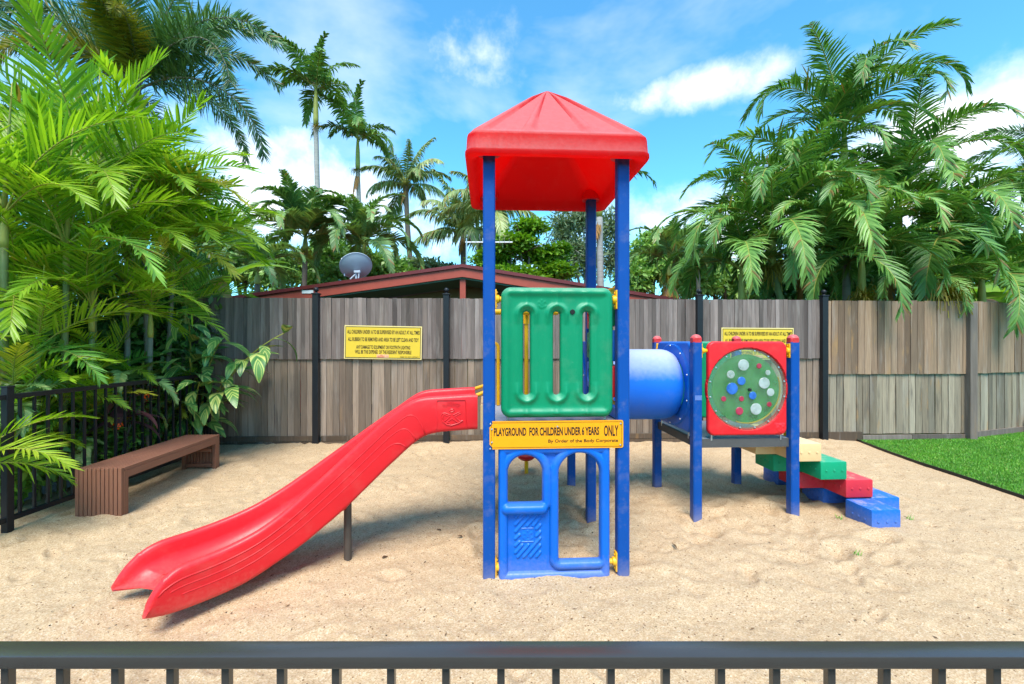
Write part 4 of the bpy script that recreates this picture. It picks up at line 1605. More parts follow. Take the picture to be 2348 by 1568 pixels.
def rules_sign(cx, cz, w, h, roll, label):
    yy = fence_y(cx) - 0.058
    root = empty('rules_sign', (cx, yy, cz), math.atan(0.037))
    root.rotation_euler = (0, R(roll), math.atan(0.037))
    tag(root, label, 'sign', 'yellow rules signs on the timber fence')
    mb = MB()
    mb.box((-w / 2, -0.006, -h / 2), (w / 2, 0.004, h / 2), 0.002)
    mb.build('board', M['sign_edge'], root)
    mb = MB()
    e = 0.022
    mb.add([(-w / 2 + e, -0.0075, -h / 2 + e), (w / 2 - e, -0.0075, -h / 2 + e), (w / 2 - e, -0.0075, h / 2 - e), (-w / 2 + e, -0.0075, h / 2 - e)], [(0, 1, 2, 3)])
    mb.build('face', M['sign_y2'], root)
    frame_line(MB(), -w / 2 + e - 0.006, w / 2 - e + 0.006, -h / 2 + e - 0.006, h / 2 - e + 0.006, 0.0075, -0.0095).build('border', M['ink'], root)
    k = w / 1.115
    for (t, wd, hh, z) in (('ALL CHILDREN UNDER 16 TO BE SUPERVISED BY AN ADULT AT ALL TIMES', 1.04, 0.053, 0.125), ('ALL RUBBISH TO BE REMOVED AND AREA TO BE LEFT CLEAN AND TIDY', 1.015, 0.053, 0.017),
                           ('ANY DAMAGE TO EQUIPMENT OR FOOTPATH LIGHTING', 0.775, 0.05, -0.093), ('WILL BE THE EXPENSE  OF THE RESIDENT RESPONSIBLE', 0.81, 0.05, -0.163)):
        line_mesh(t, wd * k, hh * k, (0.005, z * k), 0.022, 'CENTER', -0.0095).build('lettering', M['ink'], root)
    line_mesh('THANK YOU  BODY CORPORATE', 0.27 * k, 0.02 * k, (w / 2 - e - 0.02, -0.215 * k), 0.004, 'RIGHT', -0.0095).build('lettering', M['ink_soft'], root)
    mb = MB()
    mb.add([(-0.09 * k, -0.0088, -0.219 * k), (0.085 * k, -0.0088, -0.219 * k), (0.085 * k, -0.0088, -0.173 * k), (-0.09 * k, -0.0088, -0.173 * k)], [(0, 1, 2, 3)])
    st = mb.build('sticker', M['sticker'], root)
    mb = MB()
    for (a, b, c, d) in ((-0.075, 0.02, -0.213, -0.207), (-0.08, 0.03, -0.2, -0.194), (-0.04, 0.0, -0.186, -0.18), (0.045, 0.08, -0.2, -0.196)):
        mb.add([(a * k, -0.0098, c * k), (b * k, -0.0098, c * k), (b * k, -0.0098, d * k), (a * k, -0.0098, d * k)], [(0, 1, 2, 3)])
    mb.build('print', M['ink_red'], st)
    return root


rules_sign(-1.87, 1.492, 1.115, 0.485, 1.0, 'pale yellow rules sign on the fence left of the tower, above the slide')
rules_sign(3.68, 1.475, 1.105, 0.475, 0.3, 'pale yellow rules sign on the fence behind the red bubble panel')


# ------------------------------------------------------------------ timber fences
def paling_meshes(h, w, mat, k=6):
    out = []
    for i in range(k):
        r = random.Random(i * 7 + int(h * 100))
        mb = MB()
        t = 0.008
        seg = 3
        vs, fs = [], []
        bow = r.uniform(-0.004, 0.004)
        tw = r.uniform(-0.003, 0.003)
        for j in range(seg + 1):
            z = h * j / seg
            b = bow * math.sin(math.pi * j / seg)
            e = r.uniform(-0.0015, 0.0015)
            zt = z + (r.uniform(-0.004, 0.004) if j == seg else 0)
            vs += [(-w / 2 + e, -t + b + tw, zt), (w / 2 + e, -t + b - tw, zt + (r.uniform(-.004, .004) if j == seg else 0)), (w / 2 + e, t + b - tw, zt), (-w / 2 + e, t + b + tw, zt)]
        for j in range(seg):
            for q in range(4):
                fs.append((4 * j + q, 4 * j + (q + 1) % 4, 4 * j + 4 + (q + 1) % 4, 4 * j + 4 + q))
        fs += [(3, 2, 1, 0), (4 * seg, 4 * seg + 1, 4 * seg + 2, 4 * seg + 3)]
        out.append(mb.add(vs, fs).mesh('paling', mat))
    return out


def paling_row(parent, meshes, a, b, z, y_off, pitch, skip=()):
    a, b = Vector(a), Vector(b)
    d = (b - a)
    n = int(d.length / pitch)
    ang = math.atan2(d.y, d.x)
    nrm = Vector((math.sin(ang), -math.cos(ang)))
    for i in range(n):
        p = a + d * ((i + 0.5) / n) + nrm * (y_off + random.uniform(-0.003, 0.003) + (0.004 if i % 2 else 0))
        o = mobj('paling', random.choice(meshes), parent)
        o.location = (p.x, p.y, z + random.uniform(-0.004, 0.004))
        o.rotation_euler = (random.uniform(-0.004, 0.004), random.uniform(-0.005, 0.005), ang + random.uniform(-0.02, 0.02))


def beam(name, a, b, z0, z1, th, y_off, mat, parent):
    a, b = Vector(a), Vector(b)
    d = b - a
    ang = math.atan2(d.y, d.x)
    nrm = Vector((math.sin(ang), -math.cos(ang)))
    mb = MB()
    mb.box((0, -th / 2, 0), (d.length, th / 2, z1 - z0), 0.004)
    o = mb.build(name, mat, parent)
    p = a + nrm * y_off
    o.location = (p.x, p.y, z0)
    o.rotation_euler = (0, 0, ang)
    return o


fence = empty('timber_fence')
tag(fence, 'tall grey paling fence with black steel posts behind the play structure', 'fence')
up = paling_meshes(0.885, 0.061, M['paling'])
lo = paling_meshes(1.17, 0.0875, M['paling_low'])
a0, b0 = (-4.75, fence_y(-4.75)), (4.655, fence_y(4.655))
paling_row(fence, up, a0, b0, 1.252, 0.033, 0.0625)
paling_row(fence, lo, a0, b0, 0.115, 0.004, 0.0925)
for z in (0.35, 1.2, 1.95):
    beam('rail', a0, b0, z, z + 0.07, 0.04, -0.035, M['wpost'], fence)
px = [-2.82, -0.955, 0.91, 2.785, 4.69]
ed = [-4.75] + px
for i in range(5):
    x0, x1 = ed[i] + 0.05, ed[i + 1] - 0.05
    beam('kick_board', (x0, fence_y(x0)), (x1, fence_y(x1)), 0.062, 0.137, 0.028, 0.03, M['kick'], fence)
    beam('kick_board', (x0, fence_y(x0)), (x1, fence_y(x1)), -0.02, 0.056, 0.026, 0.028, M['kick'], fence)
for x in px:
    mb = MB()
    top = 2.185
    yc = fence_y(x) - 0.075
    mb.box((x - 0.042, yc - 0.042, -0.3), (x + 0.042, yc + 0.042, top), 0.004)
    p = mb.build('post', M['black'], fence)
    q = MB()
    q.box((x - 0.052, yc - 0.052, top + 0.0005), (x + 0.052, yc + 0.052, top + 0.018), 0.004)
    q.lathe([(0.03, top + 0.018), (0.02, top + 0.03), (0.014, top + 0.036), (0.018, top + 0.04), (0.031, top + 0.052), (0.036, top + 0.07), (0.031, top + 0.088), (0.018, top + 0.1), (0.004, top + 0.105)], 18, (x, yc, 0))
    q.build('finial', M['black'], p, 40)

fence2 = empty('timber_fence')
tag(fence2, 'brown paling fence with timber post along the lawn on the right', 'fence')
B1, B2, B3 = (4.745, 6.668), (7.03, 6.75), (13.4, 8.86)
up = paling_meshes(1.115, 0.100, M['paling_r'])
lo = paling_meshes(0.93, 0.098, M['paling_rl'])
for (a, b) in ((B1, B2), (B2, B3)):
    paling_row(fence2, up, a, b, 1.012, 0.035, 0.1035)
    paling_row(fence2, lo, a, b, 0.095, 0.006, 0.1035)
    for z in (0.35, 1.05, 1.9):
        beam('rail', a, b, z, z + 0.07, 0.04, -0.035, M['wpost'], fence2)
beam('kick_board', (4.76, 6.65), (5.32, 6.67), -0.03, 0.135, 0.03, 0.03, M['kick'], fence2)
beam('kick_board', (5.33, 6.675), (6.1, 6.70), -0.01, 0.085, 0.03, 0.032, M['wpost'], fence2)
beam('kick_board', (6.105, 6.70), (6.95, 6.735), 0.0, 0.088, 0.03, 0.032, M['wpost'], fence2)
beam('kick_board', (7.10, 6.78), (8.4, 7.21), 0.015, 0.11, 0.03, 0.032, M['wpost'], fence2)
mb = MB()
mb.box((6.975, 6.635, -0.3), (7.085, 6.735, 2.10), 0.006)
mb.build('post', M['wpost'], fence2)
for k in range(2):
    mb = MB()
    mb.box((8.42, 6.98 + 0.02 * k, 0.0 + 0.16 * k), (9.4, 7.12, 0.15 + 0.16 * k), 0.006)
    mb.build('sleeper', M['wpost'], fence2)

# ------------------------------------------------------------------ low black pool fence on the left
pf = empty('pool_fence')
tag(pf, 'low black metal picket fence in front of the palm garden', 'fence')
XF = -4.0
YP = [1.2, 2.35, 3.46, 5.74]
mb = MB()
mb.box((XF - 0.02, 1.2, 1.045), (XF + 0.02, 5.74, 1.085), 0.004)
mb.build('top_rail', M['black'], pf)
mb = MB()
mb.box((XF - 0.02, 1.2, 0.075), (XF + 0.02, 5.74, 0.115), 0.004)
mb.build('bottom_rail', M['black'], pf)
for yy in YP:
    mb = MB()
    mb.box((XF - 0.026, yy - 0.026, -0.2), (XF + 0.026, yy + 0.026, 1.14), 0.004)
    q = mb.build('post', M['black'], pf)
    mb = MB()
    mb.box((XF - 0.03, yy - 0.03, 1.14), (XF + 0.03, yy + 0.03, 1.152), 0.004)
    mb.build('cap', M['black'], q)
mb = MB()
mb.box((-0.009, -0.009, 0.0), (0.009, 0.009, 0.93))
pk = mb.mesh('picket', M['black'])
yy = 1.3
while yy < 5.7:
    if min(abs(yy - p) for p in YP) > 0.05:
        o = mobj('picket', pk, pf)
        o.location = (XF, yy, 0.115)
    yy += 0.107

# ------------------------------------------------------------------ foreground railing
rl = empty('foreground_railing')
tag(rl, 'dark grey metal railing across the bottom of the view', 'railing')
mb = MB()
mb.box((-2.6, 0.850, 0.862), (2.6, 0.897, 0.886), 0.0025)
mb.build('top_rail', M['rail'], rl, 30)
mb = MB()
mb.box((-0.0076, -0.0076, 0), (0.0076, 0.0076, 0.80), 0.0015)
pk = mb.mesh('baluster', M['rail'])
for i in range(-22, 23):
    o = mobj('baluster', pk, rl)
    o.location = (0.0875 + i * 0.1095, 0.873, 0.062)
mb = MB()
mb.box((-2.6, 0.858, 0.03), (2.6, 0.888, 0.062), 0.002)
mb.build('bottom_rail', M['rail'], rl)
for x in (-2.5, 2.5):
    mb = MB()
    mb.box((x - 0.025, 0.85, -0.2), (x + 0.025, 0.90, 0.862), 0.003)
    mb.build('post', M['rail'], rl)

# ------------------------------------------------------------------ bench
bn = empty('bench', (-3.66, 4.52, 0), R(3.6))
tag(bn, 'low brown slatted bench without back beside the black pool fence', 'bench')
BW, BL, BH = 0.39, 1.42, 0.392
ns = 11
sw = BW / ns
for i in range(ns):
    x = -BW / 2 + sw * (i + 0.5)
    mb = MB()
    mb.box((x - sw / 2 + 0.003, -BL / 2 + 0.036, BH - 0.03), (x + sw / 2 - 0.003, BL / 2 - 0.036, BH - 0.0005), 0.003)
    mb.build('slat', M['bench'], bn)
for sx in (-1, 1):
    mb = MB()
    x = sx * (BW / 2 - 0.02)
    mb.box((x - 0.018, -BL / 2 + 0.045, BH - 0.098), (x + 0.018, BL / 2 - 0.045, BH - 0.032), 0.003)
    mb.build('side_rail', M['bench'], bn)
for sy in (-1, 1):
    ye = sy * (BL / 2)
    for i in range(ns):
        x = -BW / 2 + sw * (i + 0.5)
        mb = MB()
        lo_, hi_ = sorted((ye, ye - sy * 0.03))
        mb.box((x - sw / 2 + 0.003, lo_, -0.03), (x + sw / 2 - 0.003, hi_, BH), 0.003)
        mb.build('end_slat', M['bench_end'], bn)
    lo_, hi_ = sorted((ye - sy * 0.03, ye - sy * 0.075))
    for sx in (-1, 1):
        mb = MB()
        x = sx * (BW / 2 - 0.022)
        mb.box((x - 0.022, lo_, -0.05), (x + 0.022, hi_, BH - 0.032), 0.003)
        mb.build('leg', M['bench_end'], bn)
    mb = MB()
    mb.box((-BW / 2 + 0.05, lo_, 0.02), (BW / 2 - 0.05, hi_ - 0.006, 0.06), 0.003)
    mb.box((-BW / 2 + 0.05, lo_, 0.2), (BW / 2 - 0.05, hi_ - 0.006, 0.235), 0.003)
    mb.build('brace', M['bench_end'], bn)

# ------------------------------------------------------------------ neighbour's house with low red gable
HY = 9.2
pk_ = P(1060, 606, HY)
le = P(520, 681, HY)
re = P(1600, 692, HY)
hs = empty('house', (0, HY, 0))
tag(hs, 'neighbouring house with low dark red gable roof above the fence', 'house')


def gable_strip(name, dz0, dz1, y0, y1, mat, ext=0.0, sub=None):
    """band following the roof slope, from dz1 (top) to dz0 below the ridge line"""
    pts = [Vector((le.x - 2.5, 0, le.z - (pk_.z - le.z) / (pk_.x - le.x) * 2.5)), Vector((pk_.x, 0, pk_.z)), Vector((re.x + 2.5, 0, re.z - (pk_.z - re.z) / (re.x - pk_.x) * 2.5))]
    obs = []
    for a, b in ((pts[0], pts[1]), (pts[1], pts[2])):
        mb = MB()
        vs = []
        for yv in (y0, y1):
            vs += [(a.x, yv, a.z + dz0), (b.x, yv, b.z + dz0), (b.x, yv, b.z + dz1), (a.x, yv, a.z + dz1)]
        mb.add(vs, [(0, 1, 2, 3), (7, 6, 5, 4), (0, 4, 5, 1), (1, 5, 6, 2), (2, 6, 7, 3), (3, 7, 4, 0)])
        obs.append(mb.build(name, mat, hs))
    return obs


gable_strip('roof', -0.07, 0.0, -0.06, 9.0, M['roof_metal'])
gable_strip('fascia', -0.265, -0.078, -0.02, 0.03, M['house_red'])
gable_strip('soffit', -0.30, -0.268, 0.032, 1.3, M['soffit'])
mb = MB()
mb.box((le.x - 2, 1.3, 0), (re.x + 1.5, 1.5, 2.25))
mb.add([(le.x + 1.2, 1.32, 2.25), (re.x - 1.2, 1.32, 2.25), (pk_.x, 1.32, pk_.z - 0.3)], [(0, 1, 2)])
mb.build('wall', M['wall'], hs)
for x in (pk_.x, re.x - 0.4, le.x + 1.5):
    mb = MB()
    mb.box((x - 0.06, 0.05, 0), (x + 0.06, 0.17, pk_.z - 0.27 if abs(x - pk_.x) < 0.01 else 2.3))
    mb.build('post', M['house_red'], hs)
mb = MB()
pl = P(705, 669, HY - 0.03)
mb.box((pl.x - 0.12, -0.034, pl.z - 0.035), (pl.x + 0.12, -0.022, pl.z + 0.035), 0.003)
mb.build('plate', M['white'], hs)

# satellite dish on that roof, seen from behind
dc = P(812, 616, 9.6)
ds = empty('satellite_dish', (dc.x + 0.05, 9.6, dc.z - 0.42))
tag(ds, 'grey satellite dish on the neighbouring roof', 'satellite dish')
mb = MB()
rr = 0.335
prof = []
for k in range(9):
    q = k / 8
    prof.append((max(0.002, rr * q), 0.10 * q * q))
prof += [(rr + 0.012, 0.10), (rr + 0.012, 0.115), (rr - 0.004, 0.118)]
for k in range(7, -1, -1):
    q = k / 8
    prof.append((max(0.002, rr * q), 0.10 * q * q + 0.014))
mb.lathe(prof, 40)
Mx = Matrix.Translation((0, 0, 0.42)) @ Matrix.Rotation(R(-52), 4, 'Y') @ Matrix.Rotation(R(-58), 4, 'X') @ Matrix.Diagonal((0.82, 1.0, 1.0, 1.0))
Mx = Matrix.Translation((0, 0, 0.42)) @ Vector((-0.35, 0.62, 0.70)).to_track_quat('Z', 'Y').to_matrix().to_4x4() @ Matrix.Diagonal((1.0, 1.0, 1.0, 1.0))
mb.xf(Mx)
mb.build('reflector', M['dish'], ds, 40)
mb = MB()
mb.tube([(0.0, 0, -0.1), (0.0, -0.02, 0.28), (0.02, -0.02, 0.36)], 0.024, 10)
mb.tube([(-0.12, -0.05, 0.18), (0.06, -0.04, 0.36)], 0.018, 8)
mb.tube([(0.06, -0.06, 0.16), (0.08, -0.05, 0.38)], 0.014, 8)
mb.box((-0.03, -0.08, 0.32), (0.10, -0.02, 0.37), 0.004)
mb.build('mount', M['dish'], ds, 40)
lnb = Vector((-0.40, 0.3, 0.58))
mb = MB()
mb.tube([(-0.27, 0.02, 0.26), lnb], 0.012, 8)
mb.build('arm', M['dish'], ds, 40)
mb = MB()
mb.box((lnb.x - 0.05, lnb.y - 0.03, lnb.z), (lnb.x + 0.0, lnb.y + 0.05, lnb.z + 0.13), 0.01)
mb.tube([(lnb.x, lnb.y - 0.02, lnb.z + 0.08), (lnb.x + 0.05, lnb.y - 0.06, lnb.z + 0.07)], 0.033, 12)
mb.build('receiver', M['white'], ds, 40)

# television antenna behind the ridge
an = empty('antenna', (P(1069, 600, 10.6).x, 10.6, 3.0))
tag(an, 'thin television antenna standing behind the ridge of the red gable', 'antenna')
zt = P(1069, 546, 10.6).z - 3.0
mb = MB()
mb.tube([(0, 0, -0.2), (0, 0, zt)], 0.018, 8)
mb.build('mast', M['steel'], an, 40)
zb = P(1069, 555, 10.6).z - 3.0
mb = MB()
mb.box((-0.03, -0.012, zb - 0.015), (1.12, 0.012, zb + 0.015))
mb.build('boom', M['white'], an)
for k in range(9):
    x = 0.12 + k * 0.115
    mb = MB()
    ln = 0.55 - 0.035 * k
    mb.tube([(x - 0.0, -ln, zb + 0.02), (x, ln, zb + 0.02)], 0.005, 6)
    mb.build('element', M['steel'], an, 40)

# far house: orange tile roof at the right edge
tr = empty('house', (16.5, 13.5, 0))
tag(tr, 'far house with orange tiled roof at the right edge behind the fence', 'house')
mb = MB()
mb.box((-3.0, 0.3, 0), (6, 5, 2.3))
mb.build('wall', M['wall'], tr)
mb = MB()
mb.add([(-3.3, 0, 2.3), (6.3, 0, 2.3), (4.0, 2.6, 3.6), (-1.0, 2.6, 3.6), (-3.3, 5.3, 2.3), (6.3, 5.3, 2.3)], [(0, 1, 2, 3), (4, 0, 3), (5, 4, 3, 2), (1, 5, 2)])
rf = mb.build('roof', M['tile'], tr)
for r_ in range(9):
    for c_ in range(24):
        q = r_ / 9
        x0 = -3.3 + 2.3 * q
        x1 = 6.3 - 2.3 * q
        x = x0 + (c_ + 0.5) * 0.4
        if x > x1 - 0.2:
            continue
        if r_ == 0 and c_ == 0:
            tb = MB()
            tb.box((-0.19, -0.02, 0.0), (0.19, 0.33, 0.03), 0.006)
            tb.xf(Matrix.Rotation(math.atan2(1.3, 2.6) - 0.05, 4, 'X'))
            tm = tb.mesh('tile', M['tile'])
        t_ = mobj('tile', tm, rf)
        t_.location = (x, 2.6 * q, 2.3 + 1.3 * q + 0.02)


random.seed(46)
# ------------------------------------------------------------------ palm fronds
def frond_mesh(name, L, n, ll, lw, a0, a1, power, vee, droop, mat, rmat, seed, plume=0.0, petiole=0.12, fwd=(25, 62), fold=0.18, rr=0.012, tipcurl=0.0, jit=1.0, K=3, wide_tip=0.05):
    r = np.random.default_rng(seed)
    m = 26
    t = np.linspace(0, 1, m)
    e = np.radians(a0 + (a1 - a0) * t ** power)
    side = np.cumsum(r.normal(0, 0.012, m))
    tan = np.stack([np.cos(e) * np.cos(side), np.cos(e) * np.sin(side), np.sin(e)], -1)
    pos = np.concatenate([[[0, 0, 0]], np.cumsum((tan[1:] + tan[:-1]) / 2 * L / (m - 1), 0)])

    def at(tt):
        return np.stack([np.interp(tt, t, pos[:, k]) for k in range(3)], -1), np.stack([np.interp(tt, t, tan[:, k]) for k in range(3)], -1)
    V, F, MI_ = [], [], []
    # rachis (four sided)
    rad = rr * (1 - 0.82 * t)
    S_ = np.stack([-tan[:, 1], tan[:, 0], 0 * t], -1)
    S_ /= np.linalg.norm(S_, axis=1, keepdims=True) + 1e-9
    U_ = np.cross(tan, S_)
    ring = np.stack([pos + S_ * rad[:, None], pos + U_ * rad[:, None], pos - S_ * rad[:, None], pos - U_ * rad[:, None]], 1)
    V.append(ring.reshape(-1, 3))
    for i in range(m - 1):
        for k in range(4):
            F.append((i * 4 + k, i * 4 + (k + 1) % 4, (i + 1) * 4 + (k + 1) % 4, (i + 1) * 4 + k))
    nr = len(F)
    base = m * 4
    # leaflets
    for sgn in (-1, 1):
        tt = petiole + (1 - petiole) * (np.arange(n) + 0.5 + 0.5 * (sgn > 0) * 0.6) / n
        tt = np.clip(tt + r.normal(0, 0.1 / n, n), petiole, 0.998)
        b, T = at(tt)
        T /= np.linalg.norm(T, axis=1, keepdims=True)
        Sd = np.stack([-T[:, 1], T[:, 0], 0 * tt], -1) * sgn
        Sd /= np.linalg.norm(Sd, axis=1, keepdims=True) + 1e-9
        Up = np.cross(T, Sd) * sgn
        q = (tt - petiole) / (1 - petiole)
        va = np.radians(vee + r.normal(0, 5, n) * jit + plume * r.uniform(-1, 1, n))
        fa = np.radians(fwd[0] + (fwd[1] - fwd[0]) * q ** 1.5 + r.normal(0, 4, n) * jit)
        S2 = Sd * np.cos(va)[:, None] + Up * np.sin(va)[:, None]
        D = S2 * np.cos(fa)[:, None] + T * np.sin(fa)[:, None]
        ln = ll * (0.55 + 0.45 * np.sin(np.pi * np.clip(q * 1.35 + 0.08, 0, 1) ** 0.8)) * (1 - 0.42 * q ** 2.5) * r.uniform(0.85, 1.1, n)
        W = T - (T * D).sum(1, keepdims=True) * D
        W /= np.linalg.norm(W, axis=1, keepdims=True) + 1e-9
        N = np.cross(D, W)
        dr = droop * r.uniform(0.5, 1.5, n)
        st = np.linspace(0, 1, K + 1)
        wp = np.interp(st, [0, 0.3, 0.7, 1.0], [0.5, 1.0, 0.8, wide_tip])
        P_ = []
        for s_, w_ in zip(st, wp):
            c = b + D * (ln * s_ * (1 - 0.25 * dr * s_))[:, None]
            c = c - np.array([0, 0, 1]) * (ln * dr * s_ ** 2)[:, None]
            hw = lw * w_ / 2
            P_ += [c + W * hw + N * (fold * lw * w_), c, c - W * hw + N * (fold * lw * w_)]
        P_ = np.stack(P_, 1)         # n, 3(K+1), 3
        V.append(P_.reshape(-1, 3))
        kk = 3 * (K + 1)
        for i in range(n):
            o_ = base + i * kk
            for j in range(K):
                F.append((o_ + 3 * j, o_ + 3 * j + 1, o_ + 3 * j + 4, o_ + 3 * j + 3))
                F.append((o_ + 3 * j + 1, o_ + 3 * j + 2, o_ + 3 * j + 5, o_ + 3 * j + 4))
        base += n * kk
    me = np_mesh(name, np.concatenate(V), np.array(F), mat, False)
    me.materials.append(rmat)
    mi = np.zeros(len(me.polygons), dtype=np.int32)
    mi[:nr] = 1
    me.polygons.foreach_set("material_index", mi)
    return me


def frond_set(kind, seeds=2):
    out = []
    for k, (a0, a1) in enumerate([(84, 35), (72, 0), (58, -30), (40, -58), (18, -70), (-10, -80)]):
        row = []
        for s_ in range(seeds):
            sd_ = 100 * k + s_ + {'lime': 0, 'limedark': 300, 'limeyellow': 600, 'cane': 1000, 'fox': 2000, 'alex': 3000, 'coco': 4000, 'dead': 5000, 'gold': 6000, 'far': 7000}[kind]
            if kind in ('lime', 'limedark', 'limeyellow'):
                me = frond_mesh('frond', 1.35, 29, 0.52, 0.027, a0 - 4, a1 + 14, 1.3, 17, 0.05 + 0.035 * k, M[kind], M['stem_y'], sd_, petiole=0.17, fwd=(36, 66), fold=0.2, rr=0.010, wide_tip=0.04, jit=1.2)
            elif kind == 'cane':
                me = frond_mesh('frond', 2.35, 62, 0.62, 0.034, *[(88, -25), (80, -62), (68, -88), (52, -98), (32, -102), (6, -96)][k], 1.55, 24, 0.34, M['cane'], M['stem_y'], sd_, petiole=0.14, fwd=(34, 60), fold=0.2, rr=0.018, jit=1.3)
            elif kind == 'far':
                me = frond_mesh('frond', 2.1, 46, 0.55, 0.06, *[(88, -10), (80, -45), (68, -70), (52, -85), (32, -92), (6, -90)][k], 1.5, 24, 0.28, M['farpalm'], M['stem_y'], sd_, petiole=0.14, fwd=(28, 60), rr=0.016)
            elif kind == 'fox':
                me = frond_mesh('frond', 2.7, 210, 0.52, 0.022, a0 + 2, a1 - 22, 1.3, 8, 0.12, M['foxtail'], M['trunk_grey'], sd_, plume=85, petiole=0.10, fwd=(32, 55), rr=0.022, K=2)
            elif kind == 'gold':
                me = frond_mesh('frond', 2.2, 210, 0.52, 0.022, a0 + 2, a1 - 22, 1.3, 8, 0.12, M['foxgold'], M['trunk_grey'], sd_, plume=85, petiole=0.10, fwd=(32, 55), rr=0.022, K=2)
            elif kind == 'alex':
                me = frond_mesh('frond', 2.5, 44, 0.75, 0.085, a0, a1 - 10, 1.4, 10, 0.40, M['alex'], M['shaft'], sd_, petiole=0.10, fwd=(25, 60), rr=0.024, jit=2.2)
            elif kind == 'coco':
                me = frond_mesh('frond', 3.5, 62, 0.9, 0.075, a0 - 6, a1 - 6, 1.5, -12, 0.65, M['coco'], M['stem_y'], sd_, petiole=0.16, fwd=(28, 58), rr=0.035, jit=1.6)
            elif kind == 'dead':
                me = frond_mesh('frond', 1.7, 40, 0.5, 0.04, -55 - 5 * k, -86, 1.0, -30, 0.5, M['dead'], M['trunk_brown'], sd_, petiole=0.1, fwd=(40, 70), rr=0.02)
            row.append(me)
        out.append(row)
    return out


FS = {k: frond_set(k) for k in ('limedark', 'limeyellow', 'lime', 'cane', 'fox', 'alex', 'coco', 'dead', 'far', 'gold')}


def add_frond(parent, kind, up, loc, az, scale=1.0, roll=0.0, pitch=0.0, mat=None):
    """up 0 (spear) .. 5 (hanging)"""
    if kind == 'lime':
        kind = random.choices(('lime', 'limedark', 'limeyellow'), (0.76, 0.18, 0.06))[0]
    me = random.choice(FS[kind][int(max(0, min(5, up)))])
    o = mobj('frond', me, parent)
    o.location = loc
    o.rotation_euler = Euler((roll, pitch, az), 'XYZ')
    o.scale = (scale,) * 3
    return o


def trunk_mesh(parent, a, b, r0, r1, mat, bend=(0, 0), rings=14, name='trunk', swell=0.0):
    a, b = Vector(a), Vector(b)
    pts, rr_ = [], []
    for i in range(rings + 1):
        q = i / rings
        p = a.lerp(b, q) + Vector((bend[0], bend[1], 0)) * math.sin(math.pi * q)
        pts.append(p)
        rr_.append((r0 + (r1 - r0) * q) * (1 + 0.05 * random.uniform(-1, 1)) + swell * max(0, 1 - q * 8))
    mb = MB()
    mb.tube(pts, rr_, 10)
    return mb.build(name, mat, parent, True)


def palm(name, label, base, top, kind, n, scale, r0, r1, tmat, shaft=0.0, ups=(0, 4.6), azs=None, group=None, bend=(0, 0), dead=0, flower=0, spear=True):
    root = empty(name, (base[0], base[1], base[2] if len(base) > 2 else 0))
    tag(root, label, 'palm', group)
    B = Vector(root.location)
    T = Vector(top) - B
    sh = Vector((0, 0, shaft))
    trunk_mesh(root, (0, 0, -0.1), T - sh, r0, r1, tmat, bend, swell=r0 * 0.3)
    if shaft > 0:
        mb = MB()
        mb.tube([T - sh, T - sh * 0.8, T - sh * 0.4, T + Vector((0, 0, 0.02))], [r1 * 1.02, r1 * 1.16, r1 * 1.0, r1 * 0.5], 12)
        mb.build('crownshaft', M['shaft'], root, True)
    a = random.uniform(0, 6.28)
    for i in range(n):
        u_ = ups[0] + (ups[1] - ups[0]) * (i + 0.5) / n
        a += 2.3999
        az = a
        if azs is not None:
            az = random.uniform(*azs)
        add_frond(root, kind, u_ + random.uniform(-0.4, 0.4), T + Vector((0, 0, random.uniform(-0.06, 0.03))), az, scale * random.uniform(0.85, 1.12), random.uniform(-0.25, 0.25))
    if spear:
        mb = MB()
        mb.tube([T, T + Vector((0.03, 0, 0.5 * scale)), T + Vector((0.07, 0, 1.15 * scale))], [0.022, 0.014, 0.003], 6)
        mb.build('spear', M['shaft'], root, True)
    for k in range(dead):
        add_frond(root, 'dead', random.randint(0, 3), T - sh + Vector((0, 0, 0.0)), random.uniform(0, 6.28), scale * 0.8)
    for k in range(flower):
        flower_mass(root, T - sh + Vector((random.uniform(-.1, .1), random.uniform(-.15, .05), random.uniform(-0.1, 0.05))), 0.32 * scale, 90)
    return root


def flower_mass(parent, c, size, n=120):
    """drooping much-branched yellow flower stalk"""
    mb = MB()
    for i in range(n):
        d = Vector((random.gauss(0, 1), random.gauss(0, 1), random.gauss(-0.4, 0.7))).normalized()
        p1 = Vector(c) + d * size * random.uniform(0.4, 1.0)
        p2 = p1 + Vector((d.x * 0.3, d.y * 0.3, -0.9)) * size * random.uniform(0.2, 0.6)
        w = 0.006
        for a, b in ((Vector(c), p1), (p1, p2)):
            s_ = (b - a).cross(Vector((random.random(), random.random(), 1))).normalized() * w
            mb.add([a - s_, a + s_, b + s_, b - s_], [(0, 1, 2, 3)])
    return mb.build('flower_stalk', M['gold_flower'], parent)


